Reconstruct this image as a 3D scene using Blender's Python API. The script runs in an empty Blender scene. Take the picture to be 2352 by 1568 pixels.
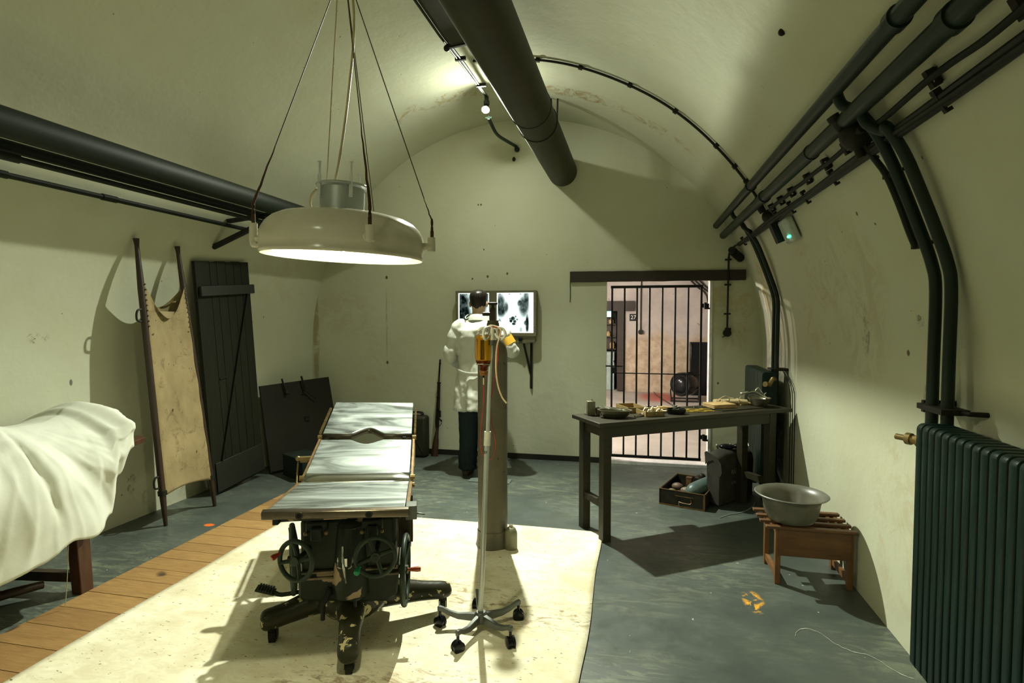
import bpy, bmesh, math, random
from mathutils import Vector, Matrix, noise
random.seed(7)
S = bpy.context.scene
COL = S.collection
PI = math.pi

# ---------------------------------------------------------------- camera
cam_d = bpy.data.cameras.new('camera')
cam = bpy.data.objects.new('camera', cam_d)
COL.objects.link(cam)
cam_d.sensor_fit = 'HORIZONTAL'
cam_d.sensor_width = 36.0
cam_d.lens = 36.0 * 1300.0 / 2352.0
cam_d.clip_start = 0.02
cam_d.clip_end = 100
cam.location = (0, 0, 1.48)
cam.rotation_euler = (math.radians(90 - 2.3786), 0, math.radians(12.313))
S.camera = cam

# ---------------------------------------------------------------- world and exposure
w = bpy.data.worlds.new('world')
S.world = w
w.use_nodes = True
w.node_tree.nodes['Background'].inputs[0].default_value = (0.75, 0.9, 0.7, 1)
w.node_tree.nodes['Background'].inputs[1].default_value = 0.0
S.view_settings.view_transform = 'Standard'
S.view_settings.look = 'None'
S.view_settings.exposure = 0.0
S.view_settings.gamma = 1.0
S.view_settings.use_curve_mapping = False

# every light is a real lamp of the place; watts and colour of each, used by its builder
BULB = Vector((-1.30, 4.87, 3.30)); BULB_R = .032; BULB_W = 85; BULB_C = (0.95, 1.0, 0.84)
BULB_DIR = Vector((.05, -.62, -.78)).normalized()      # the bulb is an LED reflector type, frosted only on its face
REAR = Vector((-1.25, -1.35, 3.22)); REAR_W = 22; REAR_C = (0.97, 1.0, 0.72)
LAMP_K = .852                                           # size of the operating lamp, 1 = 0.60 m across
LAMP = Vector((-.937, 1.706, 1.680)); LAMP_R = .03; LAMP_W = 30; LAMP_C = (1.0, 0.97, 0.66)
PASS_A = Vector((-2.6, 6.75, 2.0)); PASS_AW = 420; PASS_C = (1.0, 0.93, 0.88)
PASS_B = Vector((-2.75, 8.1, 2.3)); PASS_BW = 240
# the reflector of that bulb throws a wide soft-edged beam down into the room
_d = bpy.data.lights.new('bulb_beam', 'SPOT'); _d.energy = 980; _d.color = BULB_C; _d.shadow_soft_size = .03
_d.spot_size = math.radians(132); _d.spot_blend = 1.0
_o = bpy.data.objects.new('bulb_beam', _d); COL.objects.link(_o)
_o.location = BULB + BULB_DIR * .03
_o.rotation_euler = Vector((.55, -2.3, -3.3)).to_track_quat('-Z', 'Y').to_euler()
XRAY_K = 1.15

# ---------------------------------------------------------------- materials
class NT:
    def __init__(s, name):
        s.m = bpy.data.materials.new(name); s.m.use_nodes = True
        s.t = s.m.node_tree; s.t.nodes.clear()
        s.out = s.t.nodes.new('ShaderNodeOutputMaterial')
        s.b = s.t.nodes.new('ShaderNodeBsdfPrincipled')
        s.t.links.new(s.b.outputs[0], s.out.inputs[0])
        s.tc = s.t.nodes.new('ShaderNodeTexCoord').outputs['Object']
    def n(s, typ, **kw):
        nd = s.t.nodes.new(typ)
        for k, v in kw.items():
            setattr(nd, k, v)
        return nd
    def l(s, a, b): s.t.links.new(a, b)
    def setin(s, nd, key, v):
        if hasattr(v, 'is_linked') or isinstance(v, bpy.types.NodeSocket): s.l(v, nd.inputs[key])
        else: nd.inputs[key].default_value = v
    def mapping(s, scale=(1, 1, 1), loc=(0, 0, 0), rot=(0, 0, 0)):
        m = s.n('ShaderNodeMapping'); s.l(s.tc, m.inputs[0])
        m.inputs['Scale'].default_value = scale; m.inputs['Location'].default_value = loc; m.inputs['Rotation'].default_value = rot
        return m.outputs[0]
    def noise(s, scale=5, detail=4, rough=.55, vec=None, dist=0.0, out='Fac'):
        nd = s.n('ShaderNodeTexNoise'); s.l(vec or s.tc, nd.inputs['Vector'])
        nd.inputs['Scale'].default_value = scale; nd.inputs['Detail'].default_value = detail
        nd.inputs['Roughness'].default_value = rough; nd.inputs['Distortion'].default_value = dist
        return nd.outputs[out]
    def ramp(s, fac, lo, hi, a=0.0, b=1.0):
        nd = s.n('ShaderNodeMapRange'); s.l(fac, nd.inputs[0])
        for i, v in enumerate((lo, hi, a, b)): nd.inputs[i + 1].default_value = v
        return nd.outputs[0]
    def math(s, op, a, b=0.0):
        nd = s.n('ShaderNodeMath', operation=op)
        s.setin(nd, 0, a); s.setin(nd, 1, b)
        return nd.outputs[0]
    def mix(s, fac, a, b):
        nd = s.n('ShaderNodeMix', data_type='RGBA')
        s.setin(nd, 0, fac)
        s.setin(nd, 6, a if not isinstance(a, tuple) else (*a[:3], 1)); s.setin(nd, 7, b if not isinstance(b, tuple) else (*b[:3], 1))
        return nd.outputs[2]
    def blob(s, c, sc):
        # soft ellipsoid around c, 1 at its middle and 0 outside
        v = s.n('ShaderNodeVectorMath', operation='SUBTRACT'); s.l(s.tc, v.inputs[0]); v.inputs[1].default_value = c
        k = s.n('ShaderNodeVectorMath', operation='MULTIPLY'); s.l(v.outputs[0], k.inputs[0]); k.inputs[1].default_value = sc
        ln = s.n('ShaderNodeVectorMath', operation='LENGTH'); s.l(k.outputs[0], ln.inputs[0])
        return s.ramp(ln.outputs['Value'], 1.0, 0.0)
    def bump(s, h, strength=.3, dist=.01):
        nd = s.n('ShaderNodeBump'); nd.inputs['Strength'].default_value = strength; nd.inputs['Distance'].default_value = dist
        s.l(h, nd.inputs['Height']); s.l(nd.outputs[0], s.b.inputs['Normal'])
    def fin(s, col=None, rough=.6, metal=0.0, spec=None):
        if col is not None: s.setin(s.b, 'Base Color', col if not isinstance(col, tuple) else (*col[:3], 1))
        s.setin(s.b, 'Roughness', rough); s.setin(s.b, 'Metallic', metal)
        if spec is not None: s.b.inputs['Specular IOR Level'].default_value = spec
        return s.m

def simple(name, c1, c2=None, rough=.6, metal=0.0, scale=12, bump=0.0, stretch=(1, 1, 1), spec=None, lo=.35, hi=.65, bd=.004):
    if max(c1) < .12 and spec is None: spec = .22      # old matt oil paints
    t = NT(name)
    v = t.mapping(stretch)
    nz = t.noise(scale, 5, .6, v)
    if c2 is None: c2 = tuple(x * .75 for x in c1)
    c = t.mix(t.ramp(nz, lo, hi), c1, c2)
    if bump: t.bump(nz, bump, bd)
    return t.fin(c, rough, metal, spec)

def chipped(name, base, base2, chip, amount=.60, scale=14, rough=.5, chip_scale=None):
    t = NT(name)
    sp = .25 if max(base) < .12 else None
    c = t.mix(t.ramp(t.noise(6, 4), .35, .65), base, base2)
    m = t.ramp(t.noise(chip_scale or scale, 3, .5, dist=.6), amount, amount + .015)
    c = t.mix(m, c, chip)
    t.bump(m, .25, .002)
    return t.fin(c, rough, 0, sp)

def wall_mat(name, base=(.56, .57, .43), stains=()):
    t = NT(name)
    c = t.mix(t.ramp(t.noise(.9, 5, .6), .38, .68), base, tuple(x * k for x, k in zip(base, (.92, .90, .84))))
    c = t.mix(t.math('MULTIPLY', t.ramp(t.noise(2.3, 6, .7), .56, .78), .35), c, (.52, .47, .30))
    specks = t.ramp(t.noise(26, 2, .4), .785, .80)
    c = t.mix(specks, c, (.16, .14, .09))
    for (cc, sc, colr, k, lo, ns) in stains:
        b = t.blob(cc, sc)
        nn = t.ramp(t.noise(ns, 7, .75, dist=.9), lo, lo + .12)
        f = t.math('MULTIPLY', t.math('MULTIPLY', t.ramp(b, 0, .35), nn), k)
        c = t.mix(f, c, colr)
    t.bump(t.noise(1.7, 5, .6), .5, .03)
    return t.fin(c, .88, 0, .25)

BROWN = (.30, .19, .06)
MW = wall_mat('limewash_plaster', stains=[
    ((-1.75, 4.98, 3.42), (1.6, 6.5, 3), (.36, .24, .09), .75, .50, 8),
    ((-0.55, 5.0, 3.40), (1.3, 8.0, 3), BROWN, .8, .47, 7),
    ((0.15, 5.05, 3.02), (2.2, 7.0, 3), BROWN, .7, .50, 8),
    ((1.18, 5.2, 1.75), (3, 3.0, 1.5), (.42, .33, .15), .75, .46, 4),
    ((1.19, 4.05, 1.65), (3, 2.2, 2.2), (.45, .37, .20), .55, .50, 5),
    ((1.19, 2.9, .55), (3, 3, 2), (.44, .38, .24), .5, .5, 5),
    ((-3.45, 5.1, 1.9), (3, 1.8, 2.4), (.44, .38, .22), .28, .46, 4),
    ((-3.59, 3.9, .2), (3, 1.5, 4), (.36, .33, .22), .5, .5, 6),
    ((1.19, 5.3, .5), (3, 2.2, .9), (.28, .27, .20), .8, .45, 6),
    ((1.19, 3.33, 1.62), (3, 3.0, 3.0), (.12, .11, .08), .9, .64, 22), ((1.19, 3.28, 1.42), (3, 14, 6), (.20, .19, .14), .8, .5, 9), ((1.19, 3.35, 1.60), (3, 2.2, 1.8), (.42, .36, .22), .45, .45, 5),
    ((1.19, 2.69, 1.46), (3, 22, 22), (.10, .09, .06), .9, .5, 30), ((1.19, 2.82, 1.325), (4, 60, 60), (.10, .05, .03), .9, 0, 5), ((1.17, 3.03, 1.98), (4, 60, 60), (.10, .05, .03), .9, 0, 5), ((1.19, 2.66, 1.12), (4, 26, 9), (.25, .22, .14), .8, .45, 12),
    ((-3.59, 2.77, 1.36), (3, 14, 22), (.10, .10, .08), .95, .52, 22), ((-3.59, 2.975, 1.06), (4, 80, 40), (.12, .11, .08), .9, 0, 5), ((-3.59, 3.40, .28), (3, 20, 10), (.12, .11, .08), .9, .5, 18),
    ((-1.2, 4.55, 3.5), (1.0, 2.2, 2), (.50, .46, .30), .35, .46, 3)])
MWB = wall_mat('limewash_plaster_end', stains=[
    ((-3.3, 5.8, 1.55), (2, 1, 3.2), (.42, .36, .22), .32, .46, 5),
    ((0.85, 5.8, 1.55), (3, 1, 2.0), (.44, .36, .18), .6, .46, 4),
    ((-2.9, 5.8, 1.0), (7, 1, 1.2), (.44, .38, .22), .3, .5, 8),
    ((-3.54, 5.8, 1.25), (22, 1, 1.5), (.33, .25, .13), .75, .40, 5), ((-2.68, 5.8, 1.42), (75, 1, 2.3), (.36, .32, .20), .6, .35, 5)]
    + [((x, 5.8, z), (k * 1.5, 4, k * 1.2), (.10, .08, .045), .95, 0, 5) for x, z, k in ((-2.675, 1.924, 38), (-2.674, .99, 38), (-1.60, 2.67, 60), (-1.63, 2.67, 70), (-1.696, 1.895, 60), (-1.529, 1.916, 45), (-1.317, 1.944, 50), (.79, .845, 60), (-1.57, 2.2, 70))])

def floor_mat():
    t = NT('painted_concrete')
    v = t.mapping((1.0, 3.2, 1), rot=(0, 0, .25))
    c = t.mix(t.ramp(t.noise(1.6, 5, .6), .35, .65), (.048, .060, .052), (.078, .092, .078))
    scuff = t.ramp(t.noise(5.5, 8, .75, v, 1.2), .48, .68)
    patch = t.ramp(t.noise(.8, 3, .5), .42, .6)
    c = t.mix(t.math('MULTIPLY', t.math('MULTIPLY', scuff, patch), .6), c, (.28, .31, .20))
    c = t.mix(t.ramp(t.noise(30, 3, .5), .735, .75), c, (.55, .57, .48))
    # spilled orange marks
    og = t.math('MULTIPLY', t.ramp(t.blob((.615, 3.10, 0), (17, 7.5, 1)), 0, .4), t.ramp(t.noise(11, 4, .6, dist=1), .47, .53))
    c = t.mix(og, c, (.75, .36, .03))
    og = t.ramp(t.blob((-2.97, 3.44, 0), (20, 30, 1)), .1, .4)
    c = t.mix(og, c, (.75, .16, .02))
    t.bump(t.noise(9, 6, .6), .15, .004)
    r = t.ramp(t.noise(4, 6, .7), .3, .7, .30, .58)
    return t.fin(c, r, 0, .45)
M_FLOOR = floor_mat()

def mat_mat():
    t = NT('cream_floor_cloth')
    v = t.mapping((1, 2.2, 1), rot=(0, 0, .3))
    c = t.mix(t.ramp(t.noise(2.2, 6, .65), .4, .66), (.84, .80, .62), (.62, .55, .36))
    c = t.mix(t.math('MULTIPLY', t.ramp(t.noise(7, 7, .75, v, .8), .45, .62), .45), c, (.58, .50, .30))
    c = t.mix(t.ramp(t.noise(38, 3, .5, v), .68, .70), c, (.25, .20, .10))
    c = t.mix(t.ramp(t.noise(11, 6, .7, v, 1.5), .66, .74, 0, .7), c, (.38, .30, .15))
    for cc, sc in (((-.50, 2.72, 0), (2.2, 4.5, 1)), ((-.95, 2.85, 0), (2.0, 5, 1)), ((-.80, 2.05, 0), (2.6, 5, 1)), ((-1.2, 1.95, 0), (3, 5, 1))):
        m = t.math('MULTIPLY', t.ramp(t.blob(cc, sc), 0, .5), t.ramp(t.noise(8, 7, .75, v, 1.2), .5, .62))
        c = t.mix(t.math('MULTIPLY', m, .75), c, (.22, .13, .05))
    t.bump(t.noise(3, 5, .6), .35, .01)
    return t.fin(c, .75, 0, .3)
M_MAT = mat_mat()

def wood(name, a, b, scale=3, stretch=(1, 14, 14), rough=.6, knots=False, spec=None):
    t = NT(name)
    v = t.mapping(stretch)
    g = t.noise(scale, 6, .65, v, .8)
    c = t.mix(t.ramp(g, .3, .7), a, b)
    if knots:
        c = t.mix(t.ramp(t.noise(5.5, 1, .3), .745, .775), c, (.07, .035, .012))
    t.bump(g, .25, .003)
    return t.fin(c, rough, 0, spec)

def planks_mat():
    t = NT('pine_planks')
    v = t.mapping((2.5, 22, 1))
    oi = t.n('ShaderNodeAttribute', attribute_name='tone'); tone = oi.outputs['Fac']
    g = t.noise(3, 6, .65, v, .8)
    c = t.mix(t.ramp(g, .3, .7), (.42, .25, .085), (.25, .135, .042))
    c = t.mix(t.math('MULTIPLY', tone, .6), c, (.17, .085, .026))
    c = t.mix(t.ramp(t.noise(5.0, 1, .3), .73, .76), c, (.07, .035, .012))
    t.bump(g, .2, .002)
    return t.fin(c, .6)
M_PLANK = planks_mat()

M_PIPE = chipped('dark_green_pipe_paint', (.008, .018, .011), (.013, .023, .014), (.32, .30, .20), .76, 7, .42)
M_DUCT = simple('olive_duct_paint', (.042, .038, .018), (.028, .027, .013), .55, 0, 3, .1)
M_DUCTL = simple('dark_olive_duct_paint', (.013, .018, .010), (.008, .012, .007), .6, 0, 3, .1)
M_CABLE = simple('black_cable', (.012, .014, .010), (.02, .02, .014), .5)
M_BRKT = simple('dark_iron', (.014, .014, .010), (.026, .021, .013), .6, .2, 20)
M_RAD = simple('radiator_enamel', (.0014, .014, .0085), (.001, .010, .006), .40, 0, 8, .05)
M_BEAM = wood('brown_lintel_paint', (.028, .017, .010), (.018, .012, .007), 4)
M_DKWOOD = wood('dark_stained_wood', (.040, .022, .010), (.022, .012, .006), 3, (8, 8, 1.2), .5)
M_REDWOOD = wood('reddish_wood', (.085, .034, .012), (.035, .014, .006), 3, (8, 8, 1.2), .45)
M_STOOL = wood('stool_wood', (.16, .072, .022), (.08, .036, .012), 3, (1.5, 10, 10), .5)
M_BENCH = wood('grey_green_painted_wood', (.034, .029, .016), (.022, .020, .011), 3, (2, 10, 10), .5, False, .3)
M_SHUT = wood('dark_olive_door_paint', (.018, .019, .010), (.011, .012, .007), 3, (10, 10, 1), .65, False, .2)
M_ENAMEL = chipped('cream_enamel', (.74, .70, .58), (.66, .61, .49), (.14, .09, .04), .715, 11, .2)
M_STEEL = NT('smeared_steel')
_v = M_STEEL.mapping((1, 3.5, 1))
_s = M_STEEL.noise(2.1, 5, .6, _v, 1.2)
_w = M_STEEL.ramp(_s, .36, .68)
_c = M_STEEL.mix(_w, (.28, .31, .295), (.46, .50, .47))
_mt = M_STEEL.ramp(_s, .40, .75, .95, .70)
_rg = M_STEEL.ramp(_s, .34, .70, .26, .46)
M_STEEL = M_STEEL.fin(_c, _rg, _mt)
M_CHROME = simple('bright_steel', (.62, .62, .58), (.5, .5, .46), .18, 1.0, 6)
M_ALU = simple('brushed_aluminium', (.50, .52, .48), (.42, .44, .40), .36, .6, 5, 0, (1, 1, .1))
M_BRASS = simple('old_brass', (.24, .17, .065), (.15, .11, .05), .42, .7, 20)
M_BRASSD = simple('brass_edging', (.24, .145, .055), (.13, .08, .03), .42, .5, 20)
M_MACH = chipped('machine_green_paint', (.011, .017, .010), (.018, .024, .014), (.42, .30, .19), .635, 6, .42)
M_MACHF = chipped('worn_base_paint', (.032, .030, .014), (.022, .022, .011), (.56, .48, .26), .605, 24, .36)
M_WHEEL = simple('grey_green_wheel_paint', (.035, .052, .035), (.024, .036, .024), .42, 0, 9, .05)
M_RED = simple('red_plastic', (.35, .02, .015), None, .3)
M_ORANGE = simple('orange_handle', (.50, .10, .02), None, .35)
M_GREEN = simple('green_plastic', (.01, .32, .12), None, .3)
M_BLACK = simple('black_rubber', (.008, .008, .008), (.016, .016, .014), .42)
M_BLACKG = simple('glossy_black', (.008, .009, .010), None, .16)
M_GREY = simple('grey_cast_metal', (.11, .12, .105), (.085, .09, .08), .42, .5, 12)
M_SHEET = simple('white_sheet', (.66, .67, .58), (.58, .59, .49), .85, 0, 3.2, .55, (1, 1, 1), None, .35, .65, .008)
M_CANVAS = NT('stained_canvas')
_c = M_CANVAS.mix(M_CANVAS.ramp(M_CANVAS.noise(5, 5, .6, M_CANVAS.mapping((1, 1, .5))), .35, .65), (.36, .28, .14), (.24, .18, .08))
_c = M_CANVAS.mix(M_CANVAS.ramp(M_CANVAS.noise(9, 5, .7, dist=.6), .54, .68, 0, .75), _c, (.13, .085, .035))
_c = M_CANVAS.mix(M_CANVAS.ramp(M_CANVAS.noise(26, 2, .5), .72, .74), _c, (.05, .025, .01))
M_CANVAS.bump(M_CANVAS.noise(3, 4, .6), .4, .01)
M_CANVAS = M_CANVAS.fin(_c, .85)
M_COAT = simple('white_cotton', (.62, .63, .55), (.56, .57, .49), .8, 0, 3)
M_TROUS = simple('navy_trousers', (.007, .014, .018), (.012, .022, .026), .7, 0, 6)
M_SKIN = simple('skin', (.45, .30, .19), (.40, .26, .16), .5)
M_HAIR = simple('black_hair', (.008, .007, .006), (.025, .02, .014), .3, 0, 20, .5, (6, 6, 1))
M_SHOE = simple('brown_shoe', (.07, .05, .025), None, .5)
M_YEL = simple('yellow_cloth', (.75, .42, .03), None, .7)
M_TUBE = simple('cream_rubber_tube', (.62, .48, .30), (.5, .36, .22), .45)
M_REDT = simple('red_rubber_tube', (.30, .03, .015), (.18, .03, .015), .35)
M_GASCYL = chipped('grey_cylinder_paint', (.115, .100, .062), (.085, .076, .048), (.05, .035, .02), .70, 20, .45)
M_TIN = simple('dull_tin', (.30, .28, .20), (.22, .20, .14), .38, .7, 14)
M_PAPER = simple('kraft_paper', (.56, .38, .17), (.48, .31, .13), .7)
M_CLOTHR = simple('cream_canvas_roll', (.60, .48, .27), (.48, .37, .19), .8)
M_CARD = simple('brown_card', (.26, .18, .06), (.18, .12, .04), .7)
M_BONE = simple('cream_board', (.72, .66, .46), (.62, .55, .36), .6)
M_YSTRIP = simple('yellow_strip', (.62, .45, .06), (.5, .35, .05), .45)
M_BAGM = simple('dark_canvas', (.030, .028, .022), (.05, .045, .036), .8, 0, 10, .3)
M_LETT = simple('stencil_paint', (.28, .27, .20), (.10, .10, .08), .8, 0, 60, lo=.42, hi=.52)
M_BASIN = simple('grey_enamel', (.145, .14, .105), (.105, .10, .078), .36, 0, 10, .05)
M_BOWL = simple('steel_bowl', (.34, .32, .23), (.22, .21, .15), .3, .85, 6)
M_BGREEN = simple('pale_blue_rubber', (.085, .125, .115), (.06, .09, .085), .4)
M_CASE = simple('dark_case_leatherette', (.012, .012, .009), (.03, .026, .016), .5, 0, 14, .1)
M_GUN = simple('gun_metal', (.010, .010, .010), (.02, .018, .014), .3, .6)
M_GUNW = wood('rifle_wood', (.045, .018, .008), (.02, .009, .005), 3, (10, 10, 1), .35)
M_WHITEP = simple('white_gloss_paint', (.75, .75, .72), None, .4)
M_IV = simple('white_plastic', (.62, .61, .50), None, .4)

def glass(name, col, rough=.03, ior=1.45, mixf=None):
    t = NT(name)
    t.b.inputs['Transmission Weight'].default_value = 1.0
    t.b.inputs['IOR'].default_value = ior
    return t.fin(col, rough)
M_AMBER = glass('amber_glass', (.95, .45, .03), .05, 1.3)
M_BLOOD = simple('dark_red_liquid', (.14, .012, .005), None, .25)
M_GLASS = glass('clear_glass', (.85, .92, .88), .02, 1.25)
def emis(name, col, k):
    t = NT(name)
    t.b.inputs['Emission Color'].default_value = (*col, 1)
    t.b.inputs['Emission Strength'].default_value = k
    return t.fin((.8, .8, .8), .5)
def bulb_mat(name, watts, r, col): return emis(name, col, watts / (4 * PI * PI * r * r))
M_BULB = bulb_mat('lit_bulb', BULB_W, BULB_R, BULB_C)
M_REAR = bulb_mat('lit_rear_bulb', REAR_W, BULB_R, REAR_C)
M_ORBULB = bulb_mat('lit_lamp_bulb', LAMP_W, LAMP_R, LAMP_C)
M_LED = emis('green_led', (.02, .9, .35), 14)
M_XRAY = emis('xray_screen', (.86, 1.0, .97), XRAY_K)

# ---------------------------------------------------------------- geometry helpers
def T(x, y, z): return Matrix.Translation((x, y, z))
def RZ(a): return Matrix.Rotation(a, 4, 'Z')
def RX(a): return Matrix.Rotation(a, 4, 'X')
def RY(a): return Matrix.Rotation(a, 4, 'Y')
def frame(o, zdir, xhint=(1, 0, 0)):
    z = Vector(zdir).normalized(); x = Vector(xhint); x = (x - z * x.dot(z))
    if x.length < 1e-5: x = Vector((0, 1, 0)) - z * z.y
    x.normalize(); y = z.cross(x)
    return Matrix.Translation(o) @ Matrix((x, y, z)).transposed().to_4x4()
def box(bm, c, s, m=None):
    M = (m or Matrix()) @ T(*c) @ Matrix.Diagonal((s[0], s[1], s[2], 1))
    bmesh.ops.create_cube(bm, size=1, matrix=M)
def boxp(bm, a, b, m=None):
    box(bm, [(a[i] + b[i]) / 2 for i in range(3)], [abs(b[i] - a[i]) for i in range(3)], m)
def bar(bm, a, b, wd, ht, up=(0, 0, 1)):
    a = Vector(a); b = Vector(b)
    F = frame((a + b) / 2, b - a, up)     # local z along bar, x along up
    box(bm, (0, 0, 0), (ht, wd, (b - a).length), F)
def cyl(bm, a, b, r, n=16, r2=None):
    a = Vector(a); b = Vector(b)
    bmesh.ops.create_cone(bm, cap_ends=True, segments=n, radius1=r, radius2=r if r2 is None else r2,
                          depth=(b - a).length, matrix=frame((a + b) / 2, b - a))
def ball(bm, c, r, sc=(1, 1, 1), n=16, m=None):
    bmesh.ops.create_uvsphere(bm, u_segments=n, v_segments=max(6, n // 2), radius=r, matrix=(m or Matrix()) @ T(*c) @ Matrix.Diagonal((*sc, 1)))
def rings(bm, rr, closed=False, cap=True):
    vs = [[bm.verts.new(p) for p in r] for r in rr]
    n = len(vs[0])
    k = len(vs)
    for i in range(k if closed else k - 1):
        a = vs[i]; b = vs[(i + 1) % k]
        for j in range(n):
            bm.faces.new((a[j], a[(j + 1) % n], b[(j + 1) % n], b[j]))
    if cap and not closed:
        bm.faces.new(list(reversed(vs[0]))); bm.faces.new(vs[-1])
    return vs
def smooth_path(pts, k=6, closed=False):
    P = [Vector(p) for p in pts]; out = []; n = len(P)
    segs = n if closed else n - 1
    for i in range(segs):
        p0 = P[(i - 1) % n] if (closed or i > 0) else P[0]
        p1 = P[i]; p2 = P[(i + 1) % n]
        p3 = P[(i + 2) % n] if (closed or i + 2 < n) else P[-1]
        for j in range(k):
            t = j / k
            out.append(.5 * ((2 * p1) + (-p0 + p2) * t + (2 * p0 - 5 * p1 + 4 * p2 - p3) * t * t + (-p0 + 3 * p1 - 3 * p2 + p3) * t ** 3))
    if not closed: out.append(P[-1])
    return out
def tube(bm, pts, r, n=10, closed=False, smooth=0, sc=(1, 1)):
    if smooth: pts = smooth_path(pts, smooth, closed)
    P = [Vector(p) for p in pts]; N = len(P)
    rr = []
    x = None
    for i in range(N):
        if closed: d = P[(i + 1) % N] - P[i - 1]
        else: d = P[min(i + 1, N - 1)] - P[max(i - 1, 0)]
        if d.length < 1e-9: d = Vector((0, 0, 1))
        d.normalize()
        if x is None:
            x = Vector((0, 0, 1)) if abs(d.z) < .9 else Vector((1, 0, 0))
        x = x - d * x.dot(d); x.normalize(); y = d.cross(x)
        ri = r(i / (N - 1)) if callable(r) else r
        rr.append([P[i] + x * (ri * sc[0] * math.cos(2 * PI * j / n)) + y * (ri * sc[1] * math.sin(2 * PI * j / n)) for j in range(n)])
    rings(bm, rr, closed)
def lathe(bm, prof, n=32, m=None, cap=False, sc=(1, 1)):
    m = m or Matrix()
    rr = [[m @ Vector((r * sc[0] * math.cos(2 * PI * j / n), r * sc[1] * math.sin(2 * PI * j / n), z)) for j in range(n)] for r, z in prof]
    rings(bm, rr, False, cap)
def prism(bm, poly, h, m=None):
    m = m or Matrix()
    a = [bm.verts.new(m @ Vector((x, y, 0))) for x, y in poly]
    b = [bm.verts.new(m @ Vector((x, y, h))) for x, y in poly]
    n = len(a)
    bm.faces.new(list(reversed(a))); bm.faces.new(b)
    for i in range(n): bm.faces.new((a[i], a[(i + 1) % n], b[(i + 1) % n], b[i]))
def grid(bm, nu, nv, f):
    g = [[bm.verts.new(f(i / nu, j / nv)) for j in range(nv + 1)] for i in range(nu + 1)]
    for i in range(nu):
        for j in range(nv):
            bm.faces.new((g[i][j], g[i + 1][j], g[i + 1][j + 1], g[i][j + 1]))
    return g

WM = {}
def obj(name, bm, mat, parent=None, local=False, bevel=0, ang=40, sub=0, solid=0, **props):
    """one mesh object; geometry is given in world space unless local"""
    if parent is not None and not local:
        bm.transform(WM[parent.name].inverted())
    bmesh.ops.recalc_face_normals(bm, faces=bm.faces)
    me = bpy.data.meshes.new(name); bm.to_mesh(me); bm.free()
    me.materials.append(mat)
    for p in me.polygons: p.use_smooth = True
    me.set_sharp_from_angle(angle=math.radians(ang))
    o = bpy.data.objects.new(name, me); COL.objects.link(o)
    if parent is not None:
        o.parent = parent; WM[o.name] = WM[parent.name]
    else: WM[o.name] = Matrix()
    if solid:
        q = o.modifiers.new('thickness', 'SOLIDIFY'); q.thickness = solid; q.offset = 0
    if bevel:
        q = o.modifiers.new('edges', 'BEVEL'); q.width = bevel; q.segments = 2; q.limit_method = 'ANGLE'; q.angle_limit = math.radians(50)
    if sub:
        q = o.modifiers.new('subdivision', 'SUBSURF'); q.levels = sub; q.render_levels = sub
    for k, v in props.items(): o[k] = v
    return o
def thing(name, label, cat, loc=(0, 0, 0), rz=0, group=None):
    o = bpy.data.objects.new(name, None); COL.objects.link(o)
    o.location = loc; o.rotation_euler = (0, 0, rz); o.empty_display_size = .1
    o['label'] = label; o['category'] = cat
    if group: o['group'] = group
    WM[o.name] = T(*loc) @ RZ(rz)
    return o
def tag(o, label, cat, group=None):
    o['label'] = label; o['category'] = cat
    if group: o['group'] = group
    return o
def struct(o): o['kind'] = 'structure'; return o
def B(): return bmesh.new()
def mk(name, mat, parent, fn, *a, **k):
    bm = B(); fn(bm, *a); return obj(name, bm, mat, parent, **k)
def text_part(name, body, size, m, mat, parent, depth=.0006, local=False):
    c = bpy.data.curves.new(name, 'FONT'); c.body = body; c.size = size; c.extrude = depth; c.align_x = 'CENTER'; c.align_y = 'CENTER'
    o = bpy.data.objects.new(name, c); COL.objects.link(o)
    dg = bpy.context.evaluated_depsgraph_get(); me = bpy.data.meshes.new_from_object(o.evaluated_get(dg))
    bpy.data.objects.remove(o); bm = B(); bm.from_mesh(me); bm.transform(m)
    return obj(name, bm, mat, parent, local=local)
def duplicate(root, loc, rz, label=None, group=None):
    r = root.copy(); COL.objects.link(r); r.location = loc; r.rotation_euler = (0, 0, rz)
    if label: r['label'] = label
    if group: r['group'] = group
    for ch in list(root.children):
        c = ch.copy(); COL.objects.link(c); c.parent = r
        for g in ch.children:
            d = g.copy(); COL.objects.link(d); d.parent = c
    return r

# ================================================================ the room
CX, CZ, RV = -1.2, 1.13, 2.39            # barrel vault: axis and radius
XL, XR = CX - RV, CX + RV
Y0, Y1 = -2.6, 5.8
def vp(x, off=0.0):                      # height of the vault at x, off metres inside it
    r = RV - off
    return CZ + math.sqrt(max(0, r * r - (x - CX) ** 2))
def vat(ang, y, off=0.0):                # ang from the +x side
    r = RV - off
    return Vector((CX + r * math.cos(ang), y, CZ + r * math.sin(ang)))
def vang(x, off=0.0): return math.acos((x - CX) / (RV - off))

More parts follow.
